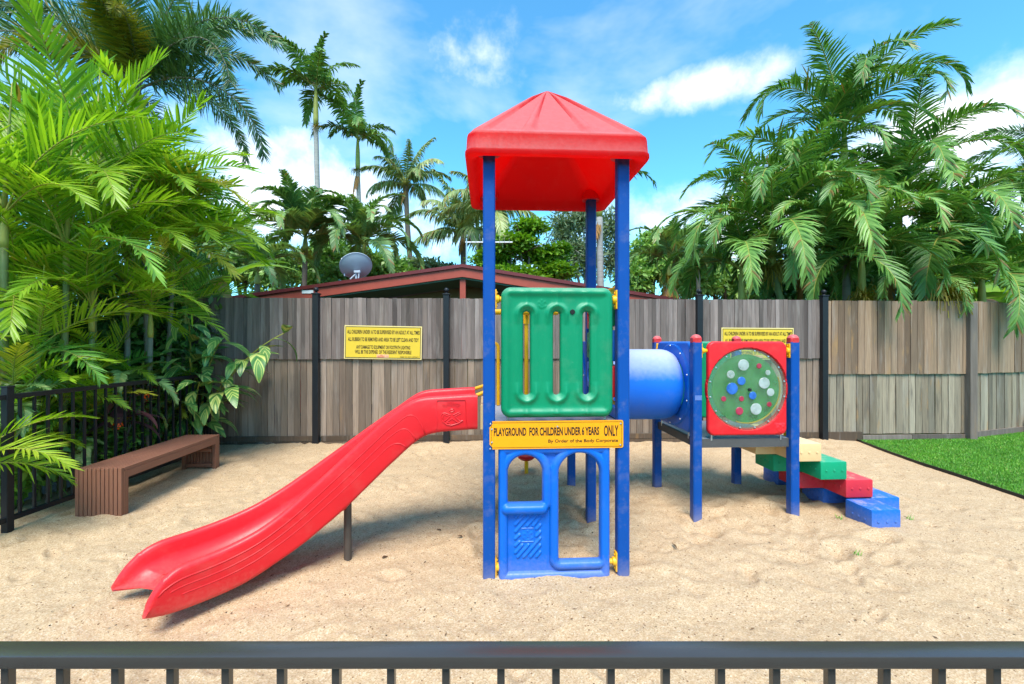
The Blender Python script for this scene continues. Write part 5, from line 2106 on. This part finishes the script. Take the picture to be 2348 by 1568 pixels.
# ------------------------------------------------------------------ leafy crowns
def crown_mesh(name, blobs, n, ls, mat, seed=0, flat=0.0, shell=0.55, aspect=0.45, rmat=None):
    r = np.random.default_rng(seed)
    vol = np.array([b[3] * b[4] * b[5] for b in blobs]) ** (2 / 3)
    which = r.choice(len(blobs), n, p=vol / vol.sum())
    B = np.array(blobs)[which]
    d = r.normal(size=(n, 3))
    d /= np.linalg.norm(d, axis=1, keepdims=True)
    rad = shell + (1 - shell) * r.random(n) ** 0.7
    # lumpy surface
    lump = 1 + 0.28 * np.sin(d[:, 0] * 5 + which) * np.cos(d[:, 1] * 6 + which * 2) + 0.18 * np.sin(d[:, 2] * 9 + which * 3)
    c = B[:, :3] + d * B[:, 3:6] * (rad * lump)[:, None]
    ax = d * 0.6 + r.normal(size=(n, 3)) * 0.7 + np.array([0, 0, -0.25])
    ax[:, 2] *= (1 - flat)
    ax /= np.linalg.norm(ax, axis=1, keepdims=True)
    up = r.normal(size=(n, 3)) * (0.8 - 0.6 * flat) + np.array([0, 0, 1.0])
    sd_ = np.cross(ax, up)
    sd_ /= np.linalg.norm(sd_, axis=1, keepdims=True) + 1e-9
    L_ = ls * r.uniform(0.6, 1.3, n)[:, None]
    W_ = L_ * aspect
    nrm = np.cross(sd_, ax)
    V = np.stack([c, c + ax * L_ * 0.45 + sd_ * W_ * 0.5 + nrm * W_ * 0.15, c + ax * L_, c + ax * L_ * 0.45 - sd_ * W_ * 0.5 + nrm * W_ * 0.15], 1).reshape(-1, 3)
    return np_mesh(name, V, np.arange(n * 4).reshape(-1, 4), mat, False)


def tree(name, label, base, blobs, n, ls, mat, bark, cat='tree', group=None, seed=0, trunk=True, r0=0.14, flat=0.0, shell=0.5, aspect=0.45, extra=None):
    """blobs in world coordinates (x, y, z, rx, ry, rz)"""
    root = empty(name, base)
    tag(root, label, cat, group)
    b0 = Vector(base)
    loc = [(x - b0.x, y - b0.y, z - b0.z, a, b, c) for x, y, z, a, b, c in blobs]
    mobj('crown', crown_mesh('crown', loc, n, ls, mat, seed, flat, shell, aspect), root)
    if trunk:
        cz = min(b[2] for b in loc)
        cx = sum(b[0] for b in loc) / len(loc)
        cy = sum(b[1] for b in loc) / len(loc)
        fork = Vector((cx * 0.4, cy * 0.4, max(0.4, cz * 0.6)))
        mb = MB()
        mb.tube([(0, 0, -0.2), fork * 0.5 + Vector((0.05, 0, 0)), fork], [r0, r0 * 0.85, r0 * 0.7], 9)
        mb.build('trunk', bark, root, True)
        for b in loc:
            e = Vector(b[:3]) + Vector((0, 0, b[5] * 0.35))
            mid_ = fork.lerp(e, 0.5) + Vector((random.uniform(-.15, .15), random.uniform(-.1, .1), random.uniform(0, .2)))
            mb = MB()
            mb.tube([fork, mid_, e], [r0 * 0.5, r0 * 0.32, r0 * 0.1], 7)
            for q in range(3):
                d = Vector((random.gauss(0, 1), random.gauss(0, 1), random.uniform(-.2, .8)))
                mb.tube([mid_.lerp(e, 0.4 + 0.2 * q), Vector(b[:3]) + Vector((d.x * b[3], d.y * b[4], d.z * b[5])) * 0.6], [r0 * 0.18, r0 * 0.05], 5)
            mb.build('limb', bark, root, True)
    return root


# ------------------------------------------------------------------ garden on the left: lime-green cane palms
def lime_palm(label, x, Y, yc, n, scale, ups, azs=None, tm='trunk_cane', r=0.035, lean=0.0):
    T = P(x, yc, Y)
    return palm('cane_palm', label, (T.x - lean, Y, 0), T, 'lime', n, scale, r, r * 0.8, M[tm], 0.35 * scale, ups, azs, 'lime green cane palms in the garden behind the pool fence')


LIME = [
    ('lime green cane palm with ringed green stem nearest the pool fence post', 152, 4.35, 560, 10, 1.05, (0.2, 4.8), 0.05),
    ('lime green cane palm cut by the left edge of the view', 10, 3.95, 480, 10, 1.0, (0.3, 4.8), 0.0),
    ('tall lime green cane palm with broad upright fronds below the golden frond', 215, 4.75, 430, 11, 1.15, (0.0, 4.4), 0.0),
    ('lime green cane palm with twin pale stems behind the bench', 292, 5.15, 590, 10, 1.05, (0.4, 4.9), 0.0),
    ('lime green cane palm arching right towards the timber fence', 395, 5.75, 580, 10, 1.0, (0.3, 4.9), 0.12),
    ('low lime green cane palm leaning over the end of the timber fence', 425, 6.0, 700, 8, 0.85, (0.8, 4.8), 0.1),
    ('lime green cane palm high in the middle of the garden', 330, 5.4, 480, 10, 1.15, (0.0, 4.4), -0.08),
    ('lime green cane palm at the far left behind the nearest stem', 75, 4.9, 500, 10, 1.1, (0.2, 4.8), 0.1),
    ('small lime green cane palm at the left edge above the pool fence', 25, 4.3, 680, 11, 0.85, (0.4, 4.8), 0.0),
    ('short lime green cane palm between the two front stems', 210, 4.6, 700, 11, 0.8, (0.4, 4.8), 0.0),
    ('short lime green cane palm low behind the bench', 345, 5.2, 720, 11, 0.8, (0.4, 4.8), 0.05),
    ('lime green cane palm at the back of the garden below the foxtail', 120, 5.6, 400, 10, 1.15, (0.0, 4.4), -0.1),
    ('short lime green cane palm at the left edge near the fence post', 85, 4.15, 800, 10, 0.7, (0.4, 4.8), 0.0),
]
for (lb, x, Y, yc, n, sc, ups, ln) in LIME:
    lp = lime_palm(lb, x, Y, yc, n, sc, ups, None, 'trunk_cane' if Y < 5 else 'trunk_grey', 0.031 if Y < 5 else 0.034, ln)
    if 'arching right' in lb or 'high in the middle' in lb:
        for az_, u_, s_ in ((R(-14), 3, 1.15), (R(-32), 3, 1.05), (R(8), 2, 1.1)):
            add_frond(lp, 'lime', u_, P(x, yc, Y) - lp.location, az_, s_)
# frond overhanging the pool fence at the very left
sp = empty('cane_palm', (-4.12, 3.25, 0))
tag(sp, 'low lime green palm pushing bright fronds through the pool fence at left', 'palm', 'lime green cane palms in the garden behind the pool fence')
trunk_mesh(sp, (0, 0, -0.1), (0, 0, 0.55), 0.03, 0.025, M['trunk_cane'])
for (u_, az, sc, rl_) in ((3, 0.15, 0.62, 0.1), (2, 0.75, 0.6, -0.2), (2, -0.5, 0.55, 0.2), (3, 1.4, 0.6, 0.1), (1, 2.2, 0.55, 0), (4, 0.5, 0.5, 0.2), (2, 3.2, 0.6, 0.0)):
    add_frond(sp, 'lime', u_, (0, 0, 0.55), az, sc, rl_)

SEED = [(90, 3.8, 880, 0.55, 'at the nearest pool fence post'), (200, 4.3, 850, 0.6, 'right of the ringed green stem'), (250, 4.5, 900, 0.5, 'behind the middle of the bench'), (330, 5.0, 840, 0.6, 'left of the cordyline'),
        (120, 4.1, 1000, 0.5, 'low down left of the bench end'), (300, 4.8, 960, 0.45, 'beside the orange flowers'), (380, 5.3, 880, 0.55, 'right of the cordyline'), (430, 5.6, 900, 0.5, 'under the shell ginger'), (30, 3.9, 800, 0.6, 'at the left edge, high'),
        (180, 4.2, 1060, 0.4, 'near the ground behind the bench end'), (240, 4.9, 780, 0.65, 'between the short cane palms'), (20, 3.75, 960, 0.5, 'at the left edge, low'), (360, 4.7, 930, 0.5, 'behind the far half of the bench'), (150, 3.95, 930, 0.55, 'against the pickets beside the post'),
        (60, 3.6, 1060, 0.45, 'at the foot of the fence post'), (280, 4.45, 1010, 0.42, 'behind the bench top')]
for i, (x, Y, yc, sc, wh) in enumerate(SEED):
    T = P(x, yc, Y)
    X = min(T.x, -4.45)
    z = max(0.25, T.z)
    r_ = empty('palm_seedling', (X, Y, 0))
    tag(r_, 'small bright green palm seedling behind the pool fence ' + wh, 'palm', 'palm seedlings behind the pool fence')
    trunk_mesh(r_, (0, 0, -0.05), (0, 0, z * 0.7), 0.018, 0.012, M['trunk_cane'], rings=5)
    a = random.uniform(0, 6)
    for k in range(7):
        a += 2.4
        add_frond(r_, 'lime' if i % 3 else 'far', 0.8 + 0.5 * k, (0, 0, z * 0.7), a, sc * random.uniform(0.8, 1.1) * (1 if i % 3 else 0.7), random.uniform(-.3, .3))

# dark leafy shrubs filling the garden
SHR = [(-5.3, 4.3, 0.9, 0.75, 0.7, 0.9, 'dark_leaf', 'dark glossy shrub behind the nearest cane stem'), (-5.5, 5.3, 1.0, 0.9, 0.8, 1.0, 'dark_leaf', 'dark glossy shrub behind the bench and pool fence'),
       (-5.2, 6.3, 1.2, 0.9, 0.7, 1.2, 'dark_leaf', 'dark shrub at the corner where the timber fence begins'), (-6.6, 4.6, 1.9, 1.0, 1.0, 1.4, 'dark_leaf', 'tall dark shrub deep in the garden at left'),
       (-6.8, 6.4, 2.1, 1.2, 1.0, 1.5, 'dark_leaf', 'tall dark shrub deep in the garden behind the cane palms'), (-4.75, 5.0, 0.45, 0.5, 0.6, 0.45, 'mid_leaf', 'low green shrub just behind the pool fence near the bench end'),
       (-4.7, 3.9, 0.40, 0.45, 0.5, 0.4, 'mid_leaf', 'low green shrub just behind the pool fence post'), (-4.75, 5.8, 0.6, 0.5, 0.4, 0.6, 'mid_leaf', 'green shrub at the far end of the pool fence'),
       (-8.5, 5.6, 2.4, 1.6, 1.4, 2.2, 'dark_leaf', 'large dark shrub at the left edge behind everything'), (-5.75, 7.5, 2.0, 0.5, 0.5, 1.3, 'dark_leaf', 'dark shrub standing behind the left end of the timber fence')]
for i, (x, y_, z, a, b, c, mt, lb) in enumerate(SHR):
    tree('shrub', lb, (x, y_, 0), [(x, y_, z, a, b, c), (x + a * .5, y_ - b * .2, z + c * .3, a * .6, b * .6, c * .6), (x - a * .4, y_ + .1, z + c * .4, a * .6, b * .6, c * .6)],
         5200 if i < 5 else 3200, 0.15 if mt == 'dark_leaf' else 0.11, M[mt], M['bark'], 'shrub', None, 50 + i, True, 0.04, aspect=0.4)

# variegated shell ginger beside the timber fence


def ginger_mat():
    m, nt, b = mat_new('variegated_ginger_leaf')
    t = nd(nt, "ShaderNodeTexCoord")
    s_ = nd(nt, "ShaderNodeSeparateXYZ")
    nt.links.new(t.outputs['Object'], s_.inputs[0])
    ab = nd(nt, "ShaderNodeMath", operation='ABSOLUTE')
    nt.links.new(s_.outputs[1], ab.inputs[0])
    c_ = nd(nt, "ShaderNodeCombineXYZ")
    k = nd(nt, "ShaderNodeMath", operation='MULTIPLY_ADD')
    nt.links.new(ab.outputs[0], k.inputs[0])
    k.inputs[1].default_value = -1.3
    nt.links.new(s_.outputs[0], k.inputs[2])
    nt.links.new(k.outputs[0], c_.inputs[0])
    oi = nd(nt, "ShaderNodeObjectInfo")
    nt.links.new(oi.outputs['Random'], c_.inputs[1])
    n = nd(nt, "ShaderNodeTexNoise")
    n.inputs['Scale'].default_value = 38
    n.inputs['Detail'].default_value = 3
    mp = nd(nt, "ShaderNodeMapping")
    mp.inputs['Scale'].default_value = (1, 4, 1)
    nt.links.new(c_.outputs[0], mp.inputs[0])
    nt.links.new(mp.outputs[0], n.inputs['Vector'])
    c = ramp(nt, [(0.36, (0.05, 0.15, 0.03)), (0.52, (0.12, 0.26, 0.05)), (0.6, (0.5, 0.52, 0.12)), (0.72, (0.62, 0.62, 0.2))], n.outputs[0]).outputs[0]
    nt.links.new(c, b.inputs['Base Color'])
    b.inputs['Roughness'].default_value = 0.38
    return m


M['ginger'] = ginger_mat()


def broad_leaf(name, L, W, droop, mat, seed=0, cup=0.15, wave=0.03, na=10, nb=6):
    r = random.Random(seed)
    V, F = [], []
    x, z, ang = 0, 0, 0
    px, pz = 0.0, 0.0
    for i in range(na + 1):
        q = i / na
        w = W * (math.sin(math.pi * min(1, q ** 0.8 * 0.97 + 0.02)) ** 0.75) / 2
        if i:
            ang = -droop * q
            px += math.cos(ang) * L / na
            pz += math.sin(ang) * L / na
        for j in range(nb + 1):
            s_ = -1 + 2 * j / nb
            V.append((px, s_ * w, pz + cup * w * s_ * s_ + wave * w * math.sin(q * 20 + s_ * 3 + seed)))
    for i in range(na):
        for j in range(nb):
            a = i * (nb + 1) + j
            F.append((a, a + 1, a + nb + 2, a + nb + 1))
    return np_mesh(name, np.array(V), np.array(F), mat, True)


gl_ = [broad_leaf('leaf', 0.42, 0.13, 0.9 + 0.25 * k, M['ginger'], k) for k in range(5)]


def leafy(name, label, cat, base, stems, leaf_meshes, stem_mat, per, size, spread=0.9, group=None, z0=0.3):
    root = empty(name, base)
    tag(root, label, cat, group)
    for (tx, ty, tz) in stems:
        tip = Vector((tx, ty, tz))
        mid_ = Vector((tx * 0.3, ty * 0.3, tz * 0.75))
        pts = [Vector((0, 0, -0.05)) * (1 - q) ** 2 + mid_ * 2 * q * (1 - q) + tip * q * q for q in np.linspace(0, 1, 12)]
        mb = MB()
        mb.tube(pts, [0.014 - 0.008 * i / 11 for i in range(12)], 6)
        mb.build('stem', stem_mat, root, True)
        for k in range(per):
            q = z0 + (1 - z0) * k / max(1, per - 1)
            i = min(10, int(q * 11))
            p = pts[i].lerp(pts[i + 1], q * 11 - i)
            d = (pts[i + 1] - pts[i]).normalized()
            o = mobj('leaf', random.choice(leaf_meshes), root)
            az = math.atan2(d.y, d.x) + (spread if k % 2 else -spread) * random.uniform(0.6, 1.2)
            o.location = p
            o.rotation_euler = Euler((random.uniform(-.3, .3), -R(25) + random.uniform(-.3, .4), az), 'XYZ')
            o.scale = (size * random.uniform(0.8, 1.2),) * 3
    return root


leafy('shell_ginger', 'variegated shell ginger with yellow striped leaves over the end of the pool fence', 'plant', (-4.35, 5.95, 0),
      [(0.6, -0.3, 1.55), (1.05, -0.35, 1.35), (0.4, -0.6, 1.3), (1.35, -0.2, 1.62), (0.2, -0.35, 1.8), (0.55, -0.65, 1.0), (0.85, -0.5, 0.95), (0.3, -0.7, 0.8)], gl_, M['stem_y'], 9, 1.1)
cl_ = [broad_leaf('leaf', 0.42, 0.075, 0.8 + 0.4 * k, M['cordy'], k + 9) for k in range(4)]
leafy('cordyline', 'burgundy leaved cordyline behind the pool fence above the bench', 'plant', (-4.2, 4.75, 0), [(0.05, 0.0, 0.92), (0.1, -0.15, 0.75)], cl_, M['bark'], 8, 1.0, 1.5, None, 0.75)
il_ = [broad_leaf('leaf', 0.11, 0.055, 0.5, M['mid_leaf'], k + 30) for k in range(3)]
ix = leafy('ixora_bush', 'small bush with orange flowers behind the pool fence', 'plant', (-4.10, 4.5, 0),
           [(0.06, -0.05, 0.62), (-0.05, 0.1, 0.55), (0.05, 0.2, 0.5), (0.08, 0.1, 0.42), (0.0, -0.15, 0.4), (0.03, 0.35, 0.86)], il_, M['bark'], 12, 1.0, 1.4)
for (fx, fy, fz) in ((0.075, -0.05, 0.64), (0.05, 0.36, 0.89)):
    mb = MB()
    for k in range(26):
        d = Vector((random.gauss(0, 1), random.gauss(0, 1), random.gauss(0.4, 0.8))).normalized() * 0.046
        c = Vector((fx, fy, fz)) + d
        s_ = d.cross(Vector((0.3, 0.5, 0.2))).normalized() * 0.011
        t_ = d.cross(s_).normalized() * 0.011
        mb.add([c - s_, c + t_, c + s_, c - t_], [(0, 1, 2, 3)])
    mb.build('flower', M['flower'], ix)

# foxtail palms
fx = palm('foxtail_palm', 'large foxtail palm with bottle-brush fronds at top left', (-6.3, 7.3, 0), P(312, 205, 7.3), 'fox', 13, 1.05, 0.16, 0.12, M['trunk_grey'], 0.9, (0.2, 4.4), None)
cr = P(312, 205, 7.3) - fx.location
add_frond(fx, 'gold', 2, cr + Vector((0.1, -0.1, 0)), R(-75), 0.95)
add_frond(fx, 'gold', 1, cr + Vector((0.15, -0.15, -0.1)), R(-88), 0.9)
add_frond(fx, 'gold', 2, cr + Vector((0.2, -0.15, -0.1)), R(-62), 0.85)
add_frond(fx, 'gold', 3, cr + Vector((0.1, -0.1, 0)), R(-140), 0.9)
add_frond(fx, 'fox', 2, cr, R(-8), 1.15)
add_frond(fx, 'fox', 3, cr, R(-22), 1.1)
add_frond(fx, 'fox', 2, cr, R(-160), 1.15)
add_frond(fx, 'fox', 1, cr, R(30), 1.1)
T_ = P(2480, 420, 9.5)
palm('foxtail_palm', 'foxtail palm at the right edge behind the palm clump', (T_.x, 9.5, 0), T_, 'fox', 13, 1.0, 0.16, 0.12, M['trunk_grey'], 0.8, (0.3, 4.4))

random.seed(40)
# ------------------------------------------------------------------ big palm clump on the right
CL = [(1935, 300, 8.3, 14, 1.0, (0.0, 4.4)), (1770, 525, 8.1, 17, 1.0, (0.2, 5.4)), (2060, 455, 8.6, 16, 1.05, (0.1, 5.2)), (1870, 600, 7.8, 17, 0.95, (0.3, 5.6)),
      (2165, 560, 8.0, 17, 1.05, (0.2, 5.4)), (1700, 615, 8.3, 15, 0.92, (0.3, 5.4)), (1975, 585, 7.6, 17, 0.95, (0.4, 5.6)), (2250, 630, 7.9, 15, 0.95, (0.4, 5.4)), (1850, 440, 8.7, 16, 1.05, (0.1, 5.2))]
WH = ['tallest golden cane palm in the middle of the right-hand clump', 'golden cane palm on the left of the right-hand clump', 'tall golden cane palm right of the tallest stem', 'golden cane palm drooping over the fence in the middle of the clump',
      'golden cane palm on the right side of the clump', 'low golden cane palm at the left end of the clump', 'golden cane palm whose fronds hang over the black fence post', 'low golden cane palm at the right end of the clump', 'golden cane palm in the back of the right-hand clump']
for (x, yc, Y, n, sc, ups), lb in zip(CL, WH):
    T_ = P(x, yc, Y)
    bx_ = T_.x * 0.55 + 6.05 * 0.45
    palm('golden_cane_palm', lb, (bx_, Y, 0), T_, 'cane', n, sc, 0.075, 0.055, M['trunk_cane'] if Y < 8.2 else M['trunk_grey'], 0.75, ups, None, 'golden cane palms of the right-hand clump', (0.1, 0), 1 if Y > 8.2 else 0, 2 if Y < 8.4 else 1)
# fronds hanging over the right fence with a flower stalk
ov = empty('golden_cane_palm', (7.1, 7.9, 0))
tag(ov, 'short golden cane palm with yellow flower stalk hanging over the right fence', 'palm', 'golden cane palms of the right-hand clump')
trunk_mesh(ov, (0, 0, -0.1), (-0.1, -0.25, 2.35), 0.07, 0.055, M['trunk_cane'])
for az, u_, sc in ((R(-40), 4, 0.72), (R(-62), 3, 0.7), (R(-100), 4, 0.6), (R(20), 3, 0.8), (R(60), 2, 0.8), (R(150), 2, 0.8), (R(-20), 3, 0.85), (R(-150), 3, 0.6)):
    add_frond(ov, 'cane', u_, (-0.1, -0.25, 2.35), az, sc)
flower_mass(ov, (-0.35, -1.05, 2.25), 0.34, 260)
trunk_mesh(ov, (-0.1, -0.25, 2.3), (-0.35, -1.0, 2.3), 0.018, 0.008, M['stem_y'], (0, 0), 6, 'stalk')

random.seed(3)
# ------------------------------------------------------------------ tall palms in the distance
def far_palm(name, label, x, yc, Y, xb, kind, n, sc, r, tm, shaft, ups, dead=0, flower=0, bend=(0, 0), spear=True):
    T_ = P(x, yc, Y)
    B_ = P(xb, 700, Y)
    return palm(name, label, (B_.x, Y, 0), T_, kind, n, sc, r, r * 0.75, M[tm], shaft, ups, None, None, bend, dead, flower, spear)


far_palm('alexander_palm', 'tallest slender alexander palm with pale straight trunk left of the tower', 724, 205, 19, 738, 'alex', 11, 1.05, 0.13, 'trunk_pale', 1.6, (0.0, 4.6), 0, 1)
far_palm('alexander_palm', 'second slender alexander palm with brown flower stalks beside the tallest one', 820, 318, 21, 838, 'alex', 10, 0.95, 0.13, 'trunk_pale', 1.5, (0.0, 4.4), 1, 1)
far_palm('coconut_palm', 'coconut palm with curved leaning trunk above the red gable', 930, 425, 24, 985, 'coco', 16, 0.82, 0.17, 'trunk_brown', 0, (0.2, 4.9), 1, 1, (-0.3, 0), False)
far_palm('coconut_palm', 'dense coconut palm with hanging fronds left of the tower post', 1062, 535, 19, 1064, 'coco', 17, 0.78, 0.17, 'trunk_brown', 0, (0.0, 5.0), 1, 0, (0, 0), False)
far_palm('coconut_palm', 'coconut palm seen between the tower posts with yellowing fronds', 1135, 480, 17, 1150, 'coco', 12, 0.72, 0.15, 'trunk_brown', 0, (1.0, 4.9), 0, 0, (0, 0), False)
far_palm('alexander_palm', 'palm with ringed grey trunk seen between the tower posts', 1374, 425, 15, 1380, 'alex', 8, 0.78, 0.14, 'trunk_pale', 1.1, (0.0, 4.0), 2)
far_palm('clump_palm', 'bushy palm with yellow flowers behind the left end of the red gable', 700, 545, 14, 690, 'far', 22, 1.15, 0.10, 'trunk_brown', 0.4, (0.0, 5.0), 0, 3)
far_palm('clump_palm', 'bushy palm behind the satellite dish', 835, 560, 14.5, 840, 'far', 20, 1.1, 0.10, 'trunk_brown', 0.4, (0.0, 5.0), 0, 3)
far_palm('clump_palm', 'small palm with orange dead frond behind the fence right of the tower', 1533, 600, 13, 1535, 'far', 11, 0.85, 0.08, 'trunk_cane', 0.5, (0.3, 4.8), 2, 2)
far_palm('clump_palm', 'small palm behind the fence left of the large clump', 1600, 590, 14, 1605, 'far', 11, 0.85, 0.08, 'trunk_grey', 0.4, (0.3, 4.8), 0, 1)
far_palm('clump_palm', 'low palm behind the left end of the fence and red gable', 590, 625, 11, 590, 'far', 12, 0.8, 0.08, 'trunk_brown', 0.3, (0.3, 4.8), 1, 0)

# broadleaf trees behind the house


def far_tree(label, Y, blobs, n, ls, mat, bark, seed, flat=0.0, shell=0.4, aspect=0.45, r0=0.16, name='tree'):
    bl_ = []
    for (x, y_, rx, ry) in blobs:
        c = P(x, y_, Y + random.uniform(-.6, .6))
        bl_.append((c.x, c.y, c.z, rx * Y / 1000, rx * Y / 1000 * 0.8, ry * Y / 1000))
    cx = sum(b[0] for b in bl_) / len(bl_)
    return tree(name, label, (cx, Y, 0), bl_, n, ls, M[mat], M[bark], 'tree', None, seed, True, r0, flat, shell, aspect)


far_tree('bright green layered tree seen between the tower posts', 16, [(1130, 600, 50, 22), (1185, 555, 48, 20), (1215, 520, 40, 16), (1240, 585, 60, 22), (1270, 620, 50, 20), (1170, 630, 60, 20), (1220, 648, 60, 18), (1150, 575, 40, 16), (1285, 570, 30, 12)], 15000, 0.19, 'poin', 'bark', 11, 0.55, 0.3, 0.5)
far_tree('tall grey green gum tree between the tower posts', 24, [(1290, 520, 40, 40), (1335, 500, 38, 30), (1310, 570, 45, 40), (1400, 520, 30, 45), (1350, 600, 50, 45), (1410, 590, 30, 50), (1290, 620, 40, 30)], 9000, 0.30, 'gum', 'bark_pale', 12, 0.0, 0.1, 0.3)
far_tree('dark green tree right of the tower behind the red gable', 18, [(1480, 600, 40, 50), (1510, 560, 35, 35), (1455, 640, 40, 40), (1550, 610, 50, 60)], 9000, 0.24, 'tree', 'bark', 13)
far_tree('leafy green tree between the tower and the palm clump, low behind the fence', 15, [(1600, 640, 60, 45), (1680, 650, 60, 50), (1740, 640, 60, 60), (1640, 600, 40, 40)], 9000, 0.2, 'tree', 'bark', 23)
far_tree('dark green bushy tree behind the satellite dish', 17, [(760, 590, 60, 45), (830, 610, 60, 40), (900, 625, 55, 32), (700, 610, 60, 40), (780, 640, 90, 30)], 12000, 0.24, 'tree', 'bark', 14)
far_tree('green tree behind the cane palms and the left roof end', 15, [(560, 600, 60, 60), (620, 620, 50, 50), (520, 540, 50, 50)], 8000, 0.2, 'tree', 'bark', 15)
far_tree('low pale green bushy tree behind the ridge of the red gable', 20, [(970, 618, 50, 20), (1020, 622, 40, 16), (930, 622, 40, 18)], 6000, 0.22, 'gum', 'bark', 16)
far_tree('dense green tree behind the middle of the palm clump', 11, [(1900, 640, 90, 60), (2020, 620, 80, 70), (1800, 650, 80, 50), (1950, 560, 70, 60)], 9000, 0.17, 'dark_leaf', 'bark', 17)
far_tree('light green tree behind the right end of the clump', 14, [(2190, 560, 80, 60), (2260, 600, 60, 60), (2120, 620, 70, 50), (2330, 590, 50, 60)], 9000, 0.22, 'poin', 'bark', 18)
far_tree('dark green tree deep behind the foxtail palm', 14, [(300, 420, 120, 100), (420, 470, 90, 90), (180, 360, 120, 110), (60, 330, 110, 120), (480, 560, 60, 70)], 15000, 0.22, 'dark_leaf', 'bark', 19)

# banana plants at the right behind the fence
bl3 = [broad_leaf('leaf', 1.5, 0.46, 1.0 + 0.4 * k, M['banana'], 60 + k, 0.25, 0.06, 14, 6) for k in range(3)]
for i, (x, y_, Y, lb) in enumerate(((2130, 690, 8.6, 'banana plant with broad pale leaves right of the clump'), (2320, 680, 9.4, 'banana plant with broad pale leaves at the right edge'), (2215, 670, 10.4, 'banana plant between the clump and the orange roof'))):
    B_ = P(x, y_, Y)
    root = empty('banana_plant', (B_.x, Y, 0))
    tag(root, lb, 'plant')
    trunk_mesh(root, (0, 0, -0.1), (0, 0, B_.z - 0.2), 0.11, 0.07, M['trunk_cane'])
    for k in range(8):
        o = mobj('leaf', random.choice(bl3), root)
        o.location = (0, 0, B_.z - 0.25)
        o.rotation_euler = Euler((random.uniform(-.4, .4), -R(random.uniform(25, 70)), k * 0.8 + random.uniform(-.2, .2)), 'XYZ')
bn2 = broad_leaf('leaf', 1.5, 0.5, 1.6, M['banana'], 77, 0.25, 0.06, 14, 6)
root = empty('banana_plant', (P(500, 650, 7.6).x, 7.6, 0))
tag(root, 'banana plant with torn orange tipped leaf behind the left end of the fence', 'plant')
trunk_mesh(root, (0, 0, -0.1), (0, 0, 2.4), 0.1, 0.07, M['trunk_cane'])
for k in range(6):
    o = mobj('leaf', random.choice(bl3 + [bn2]), root)
    o.location = (0, 0, 2.4)
    o.rotation_euler = Euler((random.uniform(-.4, .4), -R(random.uniform(15, 60)), k * 1.05), 'XYZ')
od = mobj('leaf', broad_leaf('leaf', 0.55, 0.2, 1.5, M['dead'], 5, 0.3, 0.1), root)
od["label"] = 'withered orange leaf'
od.location = (0.15, -0.4, 2.55)
od.rotation_euler = Euler((0.5, 0.3, R(-20)), 'XYZ')

# ------------------------------------------------------------------ small things lying on the sand
lv_ = broad_leaf('fallen_leaf', 0.055, 0.022, 0.6, simple('dry_leaf', (0.09, 0.045, 0.02), 0.8, 0, 0.3, 20, 0), 3, 0.3, 0.1, 5, 4)
SPOT = [(1010, 1219, 'by the tower'), (875, 1280, 'right of the slide leg'), (1060, 1238, 'left of the tower post'), (1540, 1250, 'under the tunnel'), (700, 1105, 'behind the slide')]
for (x, y_, w_) in SPOT:
    Y = 1500.0 / (y_ - 784)
    p = P(x, y_, Y)
    o = mobj('fallen_leaf', lv_)
    o.location = (p.x, p.y, sand_z(p.x, p.y) + 0.012)
    o.rotation_euler = (random.uniform(-.3, .3), random.uniform(-.3, .3), random.uniform(0, 6))
    tag(o, 'small dry brown leaf lying on the sand ' + w_, 'leaf', 'dry leaves on the sand')
gt = MB()
for k in range(14):
    a = random.uniform(0, 6.28)
    l_ = random.uniform(0.03, 0.07)
    b_ = Vector((random.uniform(-.02, .02), random.uniform(-.02, .02), 0))
    e_ = b_ + Vector((math.cos(a) * l_ * 0.6, math.sin(a) * l_ * 0.6, l_ * 0.7))
    s_ = Vector((-math.sin(a), math.cos(a), 0)) * 0.003
    gt.add([b_ - s_, b_ + s_, e_], [(0, 1, 2)])
gm = gt.mesh('weed', M['grass'])
for (x, y_, w_) in ((1924, 1185, 'left of the lowest blue step'), (2085, 1190, 'right of the lowest blue step'), (1965, 1268, 'in front of the blue step'), (2110, 1050, 'near the lawn edge')):
    Y = 1500.0 / (y_ - 784)
    p = P(x, y_, Y)
    o = mobj('weed', gm)
    o.location = (p.x, p.y, sand_z(p.x, p.y))
    o.rotation_euler = (0, 0, random.uniform(0, 6))
    tag(o, 'small green weed sprouting from the sand ' + w_, 'weed', 'weeds in the sand')

# dry bits of leaf and twig scattered over the sand
nl = 700
lx = RNG.uniform(-4.0, 4.9, nl)
ly = 1.0 + 5.2 * RNG.random(nl) ** 0.8
lz = sand_full(lx.copy(), ly.copy()) + 0.004
la = RNG.random(nl) * 6.28
ll_ = RNG.uniform(0.006, 0.02, nl)
lw_ = np.where(RNG.random(nl) < 0.6, 0.0015, 0.004)
dx_, dy_ = np.cos(la), np.sin(la)
V = np.zeros((nl, 4, 3))
for k, (a_, b_, h_) in enumerate(((-1, 0, 0.0), (0, 1, 0.004), (1, 0, 0.003), (0, -1, 0.001))):
    V[:, k] = np.stack([lx + dx_ * ll_ * a_ - dy_ * lw_ * b_, ly + dy_ * ll_ * a_ + dx_ * lw_ * b_, lz + h_], -1)
o = mobj('leaf_litter', np_mesh('leaf_litter', V.reshape(-1, 3), np.arange(nl * 4).reshape(-1, 4), simple('dry_litter', (0.16, 0.09, 0.045), 0.9, 0, 0.5, 3, 0), False))
tag(o, 'tiny dry bits of leaf and twig scattered over the sand', 'litter', kind='stuff')
